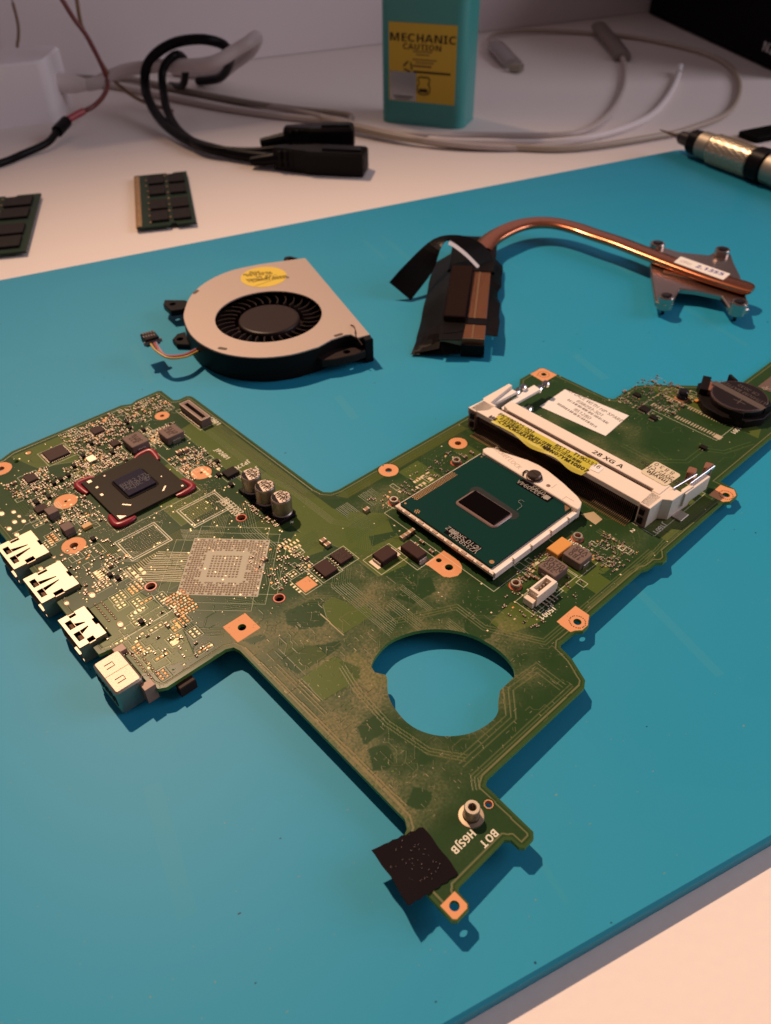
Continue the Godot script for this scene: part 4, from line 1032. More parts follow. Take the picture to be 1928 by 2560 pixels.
func build_processor() -> void:
	var t := thing("processor", "dark green square processor with a black mirror die, seated in the cream socket", "processor", 0, 0, 0)
	t.transform = board.transform
	var up := board.transform * P(0, 0, 3.3)
	t.position = up
	var b := MB.new(); prism(b, rrect(0, -0.3, 37.4, 37.2, 0.3, 0.0, 1), 0.0, 0.75, 0.05)
	obj("substrate", b, mat("cpu_green", Color(0.006, 0.036, 0.031), 0.35, 0.0, 0.15), t)
	b = MB.new(); prism(b, rrect(0.7, -1.9, 16.4, 9.4, 1.6, 0.0, 4), 0.75, 1.2, 0.3); var uf := obj("underfill", b, mat("resin", Color(0.22, 0.15, 0.14), 0.16), t)
	b = MB.new(); prism(b, rrect(0.8, 2.6, 19, 4.4, 2.0, -0.03, 4), 0.75, 0.79); obj("resin_stain", b, mat("resin_stain", Color(0.022, 0.028, 0.026), 0.3), uf)
	b = MB.new(); box(b, 0.7, -1.8, 1.0, 14.4, 7.7, 1.62, 0.05); obj("silicon_die", b, mat("mirror_black", Color(0.004, 0.003, 0.003), 0.08, 0.0, 0.15), t)
	for q in [[5.7, -16.6, 12.4, 3.6], [5.7, 16.5, 12.6, 3.5]]:
		b = MB.new(); box(b, q[0], q[1], 0.75, q[2], q[3], 0.78); obj("black_plate", b, mat("plate_black", Color(0.004, 0.003, 0.004), 0.4, 0.0, 0.12), t)
	words(t, "i©10 SR0MZ", 5.2, -16.0, 0.79, 0.58, 180, mats.print_pale); words(t, "V235B583", 6.6, -17.4, 0.79, 0.58, 180, mats.print_pale)
	b = MB.new(); lathe(b, 1.6, -16.2, [Vector2(0.85, 0.775), Vector2(0.85, 0.79), Vector2(0.65, 0.79)], 20); obj("round_mark", b, mats.print_pale, t); words(t, "e4", 1.6, -16.2, 0.79, 0.7, 180, mats.print_pale)
	words(t, "2L232094A", 4.8, 16.2, 0.79, 0.55, 180, mats.print_pale); words(t, "0793", 6.4, 17.3, 0.79, 0.55, 180, mats.print_pale)
	b = MB.new(); box(b, 10.3, 16.6, 0.77, 1.9, 1.9, 0.795); obj("grey_square", b, mats.print_pale, t)
	b = MB.new()
	for i in 4:
		for j in 31: prism(b, circle(-18.1 + i * 0.55, -14.0 + j * 0.6 + (i % 2) * 0.3, 0.22, 8), 0.75, 0.8)
	obj("gold_contacts", b, mats.gold, t).set_meta("kind", "stuff")
	b = MB.new()
	for k in 7: prism(b, circle(-12.4 + (0.7 * cos(TAU * k / 6) if k < 6 else 0.0), -17.6 + (0.7 * sin(TAU * k / 6) if k < 6 else 0.0), 0.25, 8), 0.75, 0.8)
	obj("gold_rosette", b, mats.gold, t)
	for q in [[17.4, -17.2, 0.75], [-17.6, -17.6, 0.35], [-17.4, 17.2, 0.35]]: b = MB.new(); prism(b, circle(q[0], q[1], q[2], 14), 0.75, 0.79); obj("gold_dot", b, mats.gold, t)
	b = MB.new(); tube(b, spline([Vector3(8.0, 4.9, 0.9), Vector3(8.0, 6.2, 1.1), Vector3(8.0, 7.2, 1.2), Vector3(7.0, 7.9, 1.1), Vector3(5.9, 8.3, 1.0), Vector3(5.6, 9.0, 1.0), Vector3(6.0, 9.6, 1.0), Vector3(7.0, 9.6, 1.0)], 4), 0.055, 5); obj("stray_hair", b, mat("pale_hair", Color(0.35, 0.36, 0.32), 0.6), t)
	b = MB.new(); prism(b, poly([18.3, 17.8, 18.3, 15.4, 16.2, 17.8]), 0.75, 0.79); obj("corner_mark", b, mats.gold, t)

func build_coin_cell() -> void:
	var t := thing("coin_cell", "round black coin cell battery in its black holder at the right edge of the photo", "battery", 0, 0, 0)
	t.transform = board.transform
	t.position = board.transform * P(23.2, 111.2, 3.0)
	var b := MB.new(); lathe(b, 0, 0, [Vector2(9.6, 0.0), Vector2(9.9, 0.3), Vector2(9.95, 2.3), Vector2(9.7, 2.65), Vector2(9.3, 2.75), Vector2(0.01, 2.75)], 56)
	obj("case", b, mat("cell_dark", Color(0.018, 0.013, 0.015), 0.5, 0.2, 0.25), t)
	b = MB.new(); lathe(b, 0, 0, [Vector2(9.3, 2.7), Vector2(9.72, 2.74), Vector2(9.98, 2.4), Vector2(9.98, 1.9)], 56); obj("rim", b, mat("cell_rim", Color(0.32, 0.22, 0.21), 0.22, 0.9), t)
	var pm := mat("cell_print", Color(0.10, 0.08, 0.075), 0.5, 0.0, 0.2)
	b = MB.new(); box(b, 2.0, -4.0, 2.76, 4.6, 0.3, 2.78); obj("plus_mark", b, pm, t); b = MB.new(); box(b, 2.0, -4.0, 2.783, 0.3, 3.4, 2.79); obj("plus_mark", b, pm, t)
	words(t, "LITHIUM BATTERY", -0.6, 2.8, 2.77, 1.15, 172, pm); words(t, "CR 2032", 0.4, 5.6, 2.77, 1.1, 172, pm); words(t, "リチウムバッテリー", -0.4, 0.2, 2.77, 1.1, 172, pm)

# ---- desk, mat and the things lying about
const DESK := -5.4

func at_base(o: Node3D) -> MB:
	var b := MB.new()
	b.xf = Transform3D(Basis(), -Vector3(o.position.x, -o.position.z, o.position.y) / S)
	return b

func upright(parent: Node, s: String, x: float, v: float, z: float, h: float, m: Material, thick := true, wide := 1.0) -> void:
	var o := words(parent, s, x, v, z, h, 0, m, thick)
	o.transform = Transform3D(Basis.from_scale(Vector3(wide, 1, 1)), P(x, v, z))

func setting() -> void:
	# desk top
	var b := MB.new(); prism(b, rrect(150, 130, 2200, 1080, 6, 0.0, 3), DESK - 22, DESK, 1.0)
	var dm := mat("desk_paint", Color(0.80, 0.72, 0.68), 0.5, 0.0, 0.3)
	grainy(dm, 9.0, 0.05)
	obj("desk", b, dm, self).set_meta("kind", "structure")
	b = MB.new()
	prism(b, rrect(-640, 668, 1114, 16), DESK + 0.5, 150.0); prism(b, rrect(560, 668, 1286, 16), DESK + 0.5, 405.0)
	obj("wall", b, mat("wall_paint", Color(0.74, 0.66, 0.66), 0.8), self).set_meta("kind", "structure")
	# teal silicone mat
	var m := StandardMaterial3D.new()
	var im := Image.create(2048, 2048, false, Image.FORMAT_RGB8)
	im.fill(Color(0.014, 0.270, 0.440).linear_to_srgb())
	var n := noise_image(21, 0.006, 256, 256, 3)
	var d := n.get_data(); var q := PackedByteArray(); q.resize(256 * 256 * 4)
	for k in 256 * 256:
		q[k * 4] = 120; q[k * 4 + 1] = 165; q[k * 4 + 2] = 160; q[k * 4 + 3] = int(clampf((d[k] - 100) * 0.24, 0, 24))
	n = Image.create_from_data(256, 256, false, Image.FORMAT_RGBA8, q)
	n.resize(2048, 2048, Image.INTERPOLATE_CUBIC)
	im.convert(Image.FORMAT_RGBA8)
	im.blend_rect(n, Rect2i(0, 0, 2048, 2048), Vector2i.ZERO)
	for k in 1800: # specks of dust and swarf
		var c := Color(0.42, 0.55, 0.56) if rng.randf() < 0.86 else Color(0.02, 0.04, 0.05)
		im.fill_rect(Rect2i(rng.randi_range(0, 2047), rng.randi_range(0, 2047), 1 if rng.randf() < 0.8 else 2, 1 if rng.randf() < 0.9 else 2), c)
	for k in 30: # faint scuffs
		var x := rng.randi_range(200, 1700); var y := rng.randi_range(300, 1900)
		var sc := Image.create(rng.randi_range(3, 14), rng.randi_range(30, 200), false, Image.FORMAT_RGBA8); sc.fill(Color(0.62, 0.66, 0.60, rng.randf_range(0.03, 0.10)))
		im.blend_rect(sc, Rect2i(0, 0, sc.get_width(), sc.get_height()), Vector2i(x, y))
	m.albedo_texture = ImageTexture.create_from_image(im)
	m.roughness = 0.52
	m.metallic_specular = 0.34
	b = MB.new(); b.uvr = Rect2(-300, -140, 620, 420)
	prism(b, rrect(44, 71, 528, 369, 9, 0.0, 5), DESK + 0.02, 0.0, 0.7)
	tag(obj("work_mat", b, m, self), "teal silicone work mat lying on the white desk under the circuit board", "mat")
	for p in [[-63, -23, 0.5], [-31, -83, 0.4], [70, 38, 0.3]]:
		pass

func tag(o: Node, label: String, category: String, group := "") -> void:
	o.set_meta("label", label); o.set_meta("category", category)
	if group: o.set_meta("group", group)

func build_fan() -> void:
	var t := thing("blower_fan", "flat laptop blower fan with a tan metal cover, black blades and a yellow round label", "fan", -21, 141, 0)
	var tan_metal := mat("tan_metal", Color(0.44, 0.35, 0.30), 0.45, 0.25)
	var ring := spline([Vector3(-12, 107.6, 0), Vector3(-24, 107.0, 0), Vector3(-36, 110.6, 0), Vector3(-46, 118.4, 0), Vector3(-52, 128.6, 0), Vector3(-54.6, 140, 0), Vector3(-54, 152.5, 0), Vector3(-51.8, 161, 0), Vector3(-46, 173, 0), Vector3(-38, 182, 0), Vector3(-29, 187.6, 0), Vector3(-20, 190.2, 0), Vector3(-8, 190.3, 0)], 4)
	var o := PackedVector2Array()
	for k in range(ring.size() - 1, -1, -1): o.append(Vector2(ring[k].x, ring[k].y))
	o.append_array(poly([-5.4, 110.5, 1.2, 111.4, 3.4, 110.8, 4.8, 107.2, 10.2, 107.3, 13.2, 187.0]))
	var b := at_base(t)
	prism(b, o, 10.45, 11.0, 0.15, [circle(-21, 141, 22.3, 56)])
	obj("cover_plate", b, grainy(tan_metal, 300.0, 0.15), t)
	var body := ccw(o)
	b = at_base(t)
	prism(b, inset(body, -0.25), 0.3, 10.4, 0.0, [inset(body, 1.6)])
	prism(b, inset(body, 0.5), 0.3, 1.4)
	var hs := obj("housing", b, mats.black_plastic, t)
	b = at_base(t); lathe(b, -21, 141, [Vector2(12.9, 1.4), Vector2(12.9, 8.9), Vector2(12.5, 9.5), Vector2(11.9, 9.7), Vector2(0.01, 9.75)], 48)
	var hub := obj("hub", b, mat("hub_plastic", Color(0.026, 0.016, 0.014), 0.4, 0.0, 0.25), t)
	b = at_base(t); lathe(b, -21, 141, [Vector2(16.2, 2.0), Vector2(16.2, 4.2), Vector2(12.9, 5.0)], 48); obj("blade_ring", b, mats.hub_plastic, hub)
	b = MB.new()
	var bl := PackedVector2Array()
	for s in 7: bl.append(Vector2(14.4 + s * 1.5, 0.2 + 0.16 * s * s - 0.3 * s))
	for s in range(6, -1, -1): bl.append(Vector2(14.4 + s * 1.5, -0.2 + 0.16 * s * s - 0.3 * s))
	prism(b, bl, 2.0, 9.2)
	var bm := b.mesh()
	for k in 31:
		var w := piece("blade", bm, mats.hub_plastic, t)
		w.rotation.y = TAU * k / 31
	# mounting ears, clips and the bracket with its hole
	for e in [[[-47, 180.5, -55.4, 185, -57, 181, -55.6, 173.4, -50.6, 172.4, -46, 174.6], -53.2, 179.2, 6.2], [[5.6, 189.6, 5.6, 197, 7.2, 200.4, 10, 200.4, 12.4, 197, 13.2, 188.2], 9.2, 196.6, 7.4], [[-54.5, 148, -59.4, 151, -60, 156, -57, 159.6, -53.4, 160], -57, 154.6, 2.2]]:
		b = at_base(t); prism(b, poly(e[0]), e[3] - 2.6, e[3], 0.3, [circle(e[1], e[2], 1.5, 16)]); obj("mounting_ear", b, mats.black_plastic, t)
	b = at_base(t); prism(b, poly([-13.5, 108.6, -12, 104.8, -7, 103.4, 2, 103.0, 6.4, 104, 8.6, 106.8, 8.6, 109, -6, 111]), 3.2, 6.4, 0.3, [circle(-0.6, 106.4, 1.5, 16)])
	obj("mounting_bracket", b, mat("bracket_plastic", Color(0.020, 0.013, 0.012), 0.45, 0.0, 0.25), t)
	b = at_base(t); box(b, 8.6, 106.4, 0.3, 3.4, 4.0, 10.6, 0.3); obj("corner_block", b, mats.black_plastic, t)
	for q in [[-42.7, 176.0, 0.75], [-46.3, 123.4, -0.75], [-1.3, 112.6, 0.1]]:
		b = at_base(t); prism(b, rrect(q[0], q[1], 4.0, 1.7, 0.8, q[2], 4), 11.0, 11.05); obj("clip_slot", b, mat("slot_brown", Color(0.07, 0.035, 0.025), 0.6), t)
	b = at_base(t); prism(b, circle(-11, 176.6, 10.4, 48), 11.0, 11.08)
	var l := obj("round_label", b, mat("yellow_label", Color(0.70, 0.50, 0.035), 0.5), t)
	for s in [["DFS531105MC0T", 3.4, 0.95], ["MADE IN CHINA", 1.8, 0.95], ["CE  UL", -0.4, 1.5], ["DC 5V 0.5A", -3.0, 0.9], ["FORCECON", -4.6, 0.95], ["FCN", -6.6, 1.3]]:
		words(l, s[0], -11 + 21 - s[1] * -0.35, 176.6 - 141 - s[1], 11.1, s[2], 166, mats.print_dark, true)
	for s in [-1.9, -5.8]:
		b = at_base(t); box(b, -11 + s * 0.1, 176.6 - s * -1.0, 11.08, 13, 0.22, 11.1, 0.0, 0.24); obj("printed_line", b, mats.print_dark, l)
	# lead with its little plug, standing clear of the mat
	for k in 4:
		b = at_base(t)
		var f := (k - 1.5) * 0.75
		tube(b, spline([Vector3(-69.6 + f, 142.4, 9.8), Vector3(-69.0 + f * 0.8, 137.0, 9.2), Vector3(-66.5, 132.4 + f, 8.0), Vector3(-60.5, 131.6 + f, 7.2), Vector3(-55, 134.6 + f, 6.4), Vector3(-50, 138.4 + f, 5.6)], 6), 0.42, 7)
		obj("lead_wire", b, [mat("wire_yellow", Color(0.55, 0.34, 0.06), 0.4), mat("wire_black", Color(0.02, 0.015, 0.015), 0.4), mat("wire_red", Color(0.40, 0.05, 0.06), 0.4), mat("wire_blue", Color(0.22, 0.20, 0.32), 0.4)][k], t)
	b = at_base(t); prism(b, rrect(-69.9, 146, 5.8, 6.4, 0.3, 0.12, 1), 8.4, 11.6, 0.3)
	var c := obj("wire_plug", b, mats.black_plastic, t)
	b = at_base(t); prism(b, rrect(-69.5, 143.2, 7.4, 0.9, 0.0, 0.12), 9.0, 10.6, 0.1)
	for k in 5:
		for j in 2: box(b, -72.0 + k * 1.05 - j * 0.3, 148.0 - j * 2.6, 11.6, 0.45, 1.5, 11.75, 0.0, 0.12)
	obj("plug_contacts", b, mat("dull_grey", Color(0.16, 0.12, 0.12), 0.4, 0.3), c)
	b = at_base(t); tube(b, spline([Vector3(6.3, 117.6, 11.2), Vector3(6.6, 115.0, 11.8), Vector3(5.6, 111.4, 12.0), Vector3(4.4, 108.4, 11.6), Vector3(5.4, 104.4, 9)], 5), 0.22, 6); obj("stray_fibre", b, mat("brown_fibre", Color(0.10, 0.045, 0.02), 0.6), t)

func strip(b: MB, near: Array, far: Array, thick := 0.15) -> void:
	for k in near.size() - 1:
		for j in 4:
			var p0: Vector3 = near[k].lerp(far[k], j / 4.0); var p1: Vector3 = near[k + 1].lerp(far[k + 1], j / 4.0); var p2: Vector3 = near[k + 1].lerp(far[k + 1], (j + 1) / 4.0); var p3: Vector3 = near[k].lerp(far[k], (j + 1) / 4.0)
			var m := (p1 - p0).cross(p3 - p0).normalized()
			b.quad(p0, p1, p2, p3, m)
			b.quad(p0 - m * thick, p1 - m * thick, p2 - m * thick, p3 - m * thick, -m)
	for e in [[near, 1.0], [far, -1.0]]:
		for k in near.size() - 1:
			var m2: Vector3 = (near[k + 1] - near[k]).cross(far[k] - near[k]).normalized()
			b.quad(e[0][k], e[0][k + 1], e[0][k + 1] - m2 * thick, e[0][k] - m2 * thick, (near[k] - far[k]).normalized() * e[1])

func build_heat_sink() -> void:
	var t := thing("heat_sink", "copper heat pipe with black-taped fins and a clamping plate on four posts", "heat sink", 120, 130, 0)
	var tape := grainy(mat("black_tape", Color(0.004, 0.003, 0.003), 0.36, 0.0, 0.22), 120.0, 0.6)
	var o := Vector2(80, 160); var a := Vector2(-0.555, -0.832); var c := Vector2(0.832, -0.555)
	var quad_at := func(x: Array) -> PackedVector2Array:
		var p := PackedVector2Array()
		for k in range(0, x.size(), 2): p.append(o + a * x[k] + c * x[k + 1])
		return p
	var cu := mat("pipe_copper", Color(0.70, 0.25, 0.13), 0.24, 1.0)
	# fins
	var fin := at_base(t); 
	var f0 := MB.new(); prism(f0, rrect(0, 0, 0.62, 18.0), 0.6, 7.6)
	var fm := f0.mesh()
	for k in 64:
		var w := piece("fin", fm, mat("fin_copper", Color(0.36, 0.17, 0.10), 0.5, 0.8), t)
		var q: Vector2 = o + a * (-20.0 + k * 1.5) + c * 8.0
		w.position = P(q.x - 120, q.y - 130, 0)
		w.rotation.y = atan2(a.y, a.x)
	fin = at_base(t); prism(fin, quad_at.call([-21, 11.6, -21, 12.4, 75, 12.4, 75, 11.6]), 7.55, 7.8); obj("fin_lock_strip", fin, mat("fin_gold", Color(0.60, 0.34, 0.16), 0.3, 1.0), t)
	# tape wrapped round the fins
	var b := at_base(t); prism(b, quad_at.call([-27, -3, -27, 19, 13, 18.6, 13, -3]), 6.6, 8.1, 0.4); prism(b, quad_at.call([-26, -2, -26, 18, 12, 18, 12, -2]), 0.5, 6.6)
	prism(b, quad_at.call([58, -1.5, 58, 17.4, 63.5, 17.4, 63.5, 8.5, 77, 8.0, 78, -1.5]), 7.6, 7.9)
	prism(b, quad_at.call([76.2, 7.8, 76.2, 17.3, 77.0, 17.3, 77.0, 7.8]), 0.4, 5.6)
	prism(b, quad_at.call([10, -1.5, 10, 9.0, 60, 9.0, 60, -1.5]), 7.6, 7.9)
	obj("tape_wrap", b, tape, t)
	b = at_base(t)
	var L := []; var R := []
	for k in 13:
		var x := -8.0 + k * 7.2
		var wob := 0.6 * sin(k * 1.7)
		var q1: Vector2 = o + a * x + c * -1.0; var q2: Vector2 = o + a * (x - 1.0) + c * (-8.0 + wob * 0.4); var q3: Vector2 = o + a * x + c * (-11.5 + wob * 0.3)
		L.append(Vector3(q1.x, q1.y, 7.9)); R.append(Vector3(q2.x, q2.y, 4.4 + wob * 0.2))
		L[k] = Vector3(q1.x, q1.y, 7.9 - maxf(0, k - 10.5) * 2.6); R[k] = Vector3(q3.x, q3.y, 0.9)
	strip(b, L, R)
	obj("tape_skirt", b, tape, t)
	b = at_base(t); L = []; R = []
	for k in 13:
		var x := -6.0 + k * 6.4
		var q1: Vector2 = o + a * x + c * 17.2; var q2: Vector2 = o + a * x + c * (22.5 - 1.6 * exp(-pow((k - 5.5) / 1.2, 2.0)) + 0.3 * sin(k * 2.0))
		L.append(Vector3(q1.x, q1.y, 7.3)); R.append(Vector3(q2.x, q2.y, 2.4 + 4.6 * clampf(k / 11.0, 0, 1)))
	strip(b, L, R)
	obj("tape_wing", b, tape, t)
	b = at_base(t); L = []; R = []
	for k in 9: # the flap that sags over the near end
		var s := k / 8.0
		var q1: Vector2 = o + a * (68.0 + 4.5 * sin(PI * s * 0.9)) + c * lerpf(-11, 8.2, s); var q2: Vector2 = o + a * (79.0 - 1.5 * s) + c * lerpf(-12.5, 7.6, s)
		L.append(Vector3(q1.x, q1.y, 2.2 + 5.8 * sin(PI * minf(s, 0.62) * 0.8))); R.append(Vector3(q2.x, q2.y, 0.8 + 0.9 * s))
	strip(b, L, R)
	obj("tape_flap", b, tape, t)
	b = at_base(t); prism(b, quad_at.call([12.5, -1.0, 12.5, 8.8, 62, 8.2, 62, -0.6]), 7.9, 10.4, 0.4); obj("foam_pad", b, mat("foam", Color(0.018, 0.010, 0.009), 0.95, 0.0, 0.1), t)
	# curled strip
	b = at_base(t)
	var near := spline([Vector3(85.0, 147.0, 8.5), Vector3(80.4, 153.2, 14.0), Vector3(74.8, 158.5, 18.0), Vector3(69.1, 155.7, 17.0), Vector3(61.8, 150.4, 9.0), Vector3(47.6, 144.3, 0.6)], 5)
	var far := spline([Vector3(94.4, 149.6, 8.5), Vector3(91.6, 156.6, 14.0), Vector3(82.3, 161.6, 18.0), Vector3(68.0, 161.3, 19.0), Vector3(50.2, 155.1, 13.0), Vector3(41.0, 153.2, 7.0)], 5)
	strip(b, near, far, 0.25)
	var curl := obj("curled_tape", b, tape, t)
	b = at_base(t)
	var e1 := []; var e2 := []
	for k in 11:
		e1.append(near[k] + Vector3(0.2, 0.2, 0.35)); e2.append(near[k] + Vector3(-1.3, -1.5, -1.0))
	strip(b, e1, e2, 0.1)
	obj("adhesive_edge", b, mat("adhesive", Color(0.80, 0.76, 0.78), 0.5), curl)
	# pipe
	b = at_base(t)
	var run := spline([Vector3(96, 163, 7.6), Vector3(106.3, 171.2, 8.0), Vector3(117.8, 176.0, 8.5), Vector3(128.0, 178.6, 8.5), Vector3(137.7, 177.6, 8.5), Vector3(145.8, 172.1, 8.5), Vector3(151.2, 162.3, 8.5), Vector3(154.4, 152.0, 8.5), Vector3(158.9, 139.1, 8.5), Vector3(163.0, 122.4, 8.5), Vector3(167.0, 106.2, 8.5), Vector3(171.4, 90.4, 8.5), Vector3(175.6, 79.0, 8.5), Vector3(179.2, 70.4, 8.5)], 8)
	var thin := []
	for k in run.size(): thin.append(1.0 if k < run.size() - 4 else [0.97, 0.9, 0.76, 0.5][k - run.size() + 4])
	tube(b, run, 5.0, 24, 0.36, true, thin, 0.62)
	obj("heat_pipe", b, cu, t)
	b = at_base(t)
	prism(b, poly([160.5, 116, 145.4, 95.5, 137.6, 84.6, 138.8, 80.2, 143, 79.4, 147.4, 83.4, 155.0, 89.0, 160.5, 84.6, 166.8, 75.6, 162.4, 66.6, 163.6, 61.6, 168.4, 60.8, 172, 65, 178.4, 73, 189.4, 87.5, 196, 98, 201.8, 106.0, 201.4, 111.4, 196.4, 112, 191.6, 110.6, 181.6, 119.6, 178.8, 127.2, 177.4, 132, 172.6, 132, 170.8, 127.4, 169.4, 121.4]), 4.4, 6.6, 0.5)
	obj("clamping_plate", b, mat("zinc", Color(0.50, 0.40, 0.35), 0.26, 1.0), t)
	b = at_base(t); prism(b, poly([158.4, 104.6, 176.4, 79.2, 178.0, 80.8, 160.4, 106.4]), 6.6, 7.3, 0.2); obj("solder_fillet", b, mats.bronze if mats.has("bronze") else cu, t)
	for q in [[141.6, 82.9], [165.6, 64.3], [175.2, 128.4], [198.0, 108.6]]:
		b = at_base(t); lathe(b, q[0], q[1], [Vector2(3.4, 3.4), Vector2(3.5, 8.6), Vector2(3.2, 9.1), Vector2(2.4, 9.1), Vector2(2.2, 8.4), Vector2(0.01, 8.4)], 28)
		var p := obj("corner_post", b, mats.zinc, t)
		b = at_base(t); lathe(b, q[0], q[1], [Vector2(0.01, 0.0), Vector2(0.85, 0.3), Vector2(0.9, 3.6)], 14); lathe(b, q[0], q[1], [Vector2(2.5, 8.3), Vector2(2.3, 9.4), Vector2(1.5, 9.7), Vector2(0.01, 9.7)], 24)
		obj("captive_screw", b, mat("black_screw", Color(0.05, 0.04, 0.045), 0.2, 0.8), p)
	b = at_base(t); prism(b, poly([164.6, 105.4, 171.8, 108.8, 178.9, 84.4, 171.6, 81.2]), 10.4, 10.52); var l := obj("paper_label", b, mats.paper, t)
	words(l, "CPU", 169.2 - 120, 102.4 - 130, 10.56, 2.2, -72, mat("pencil", Color(0.30, 0.27, 0.28), 0.6)); words(l, "2.1355", 173.4 - 120, 91.4 - 130, 10.56, 3.2, -70, mat("blue_ink", Color(0.03, 0.03, 0.32), 0.5), true)

func build_memory() -> void:
	var green := mat("module_green", Color(0.012, 0.030, 0.019), 0.45, 0.0, 0.25)
	for k in 2:
		var cx: float = [-21.7, -121.5][k]; var cy: float = [334.7, 340.0][k]
		var t := thing("memory_module", ["black memory module with eight chips lying on the desk behind the fan", "memory module cut off by the left edge of the photo, below the white adapter"][k], "memory module", cx, cy, DESK, "memory modules on the white desk")
		t.rotation.y = [-0.195, -0.215][k]
		var b := MB.new()
		var w: float = [32.6, 52.0][k]; var h := 87.0
		var x0 := -w / 2; var x1 := w / 2
		prism(b, poly([x0, -h / 2, x0 + w * 0.56, -h / 2, x0 + w * 0.58, -h / 2 + 2.6, x0 + w * 0.66, -h / 2 + 2.6, x0 + w * 0.68, -h / 2, x1, -h / 2, x1, h / 2, x0 + w * 0.74, h / 2, x0 + w * 0.72, h / 2 - 2.6, x0 + w * 0.62, h / 2 - 2.6, x0 + w * 0.6, h / 2, x0, h / 2]), 1.6, 2.8)
		obj("module_board", b, green, t)
		for i in 2:
			for j in 4:
				b = MB.new()
				var u := lerpf(x0, x1, [0.40, 0.78][i]); var v := [-31.0, -13.0, 11.0, 30.0][j] as float
				prism(b, rrect(u, v, w * 0.30, 14.5, 0.3, 0.0, 1), 2.85, 4.2, 0.15)
				obj("memory_chip", b, mats.black_epoxy, t)
		if k == 0:
			for j in 40:
				b = MB.new(); box(b, x0 + 1.6, -40.5 + j * 2.08, 2.8, 2.6, 1.5, 2.86); obj("edge_contact", b, mats.gold, t)
			b = MB.new(); box(b, x0 - 0.1, 0, 1.6, 1.0, 84, 2.7); obj("edge_lip", b, mats.gold, t)
		for j in 16:
			b = MB.new(); box(b, lerpf(x0, x1, [0.22, 0.59][j % 2]) + rng.randf_range(-0.6, 0.6), -38.0 + j * 5.0, 2.8, 1.0, 1.8, 3.3, 0.1); obj("capacitor", b, mats.cap_tan, t)

func cable(called: String, label: String, category: String, pts: Array, r: float, m: Material, group := "") -> Node3D:
	var q: Vector3 = pts[pts.size() / 2]
	var t := thing(called, label, category, q.x, q.y, DESK, group)
	var b := at_base(t)
	tube(b, spline(pts, 7), r, 12)
	obj("sheath", b, m, t)
	return t

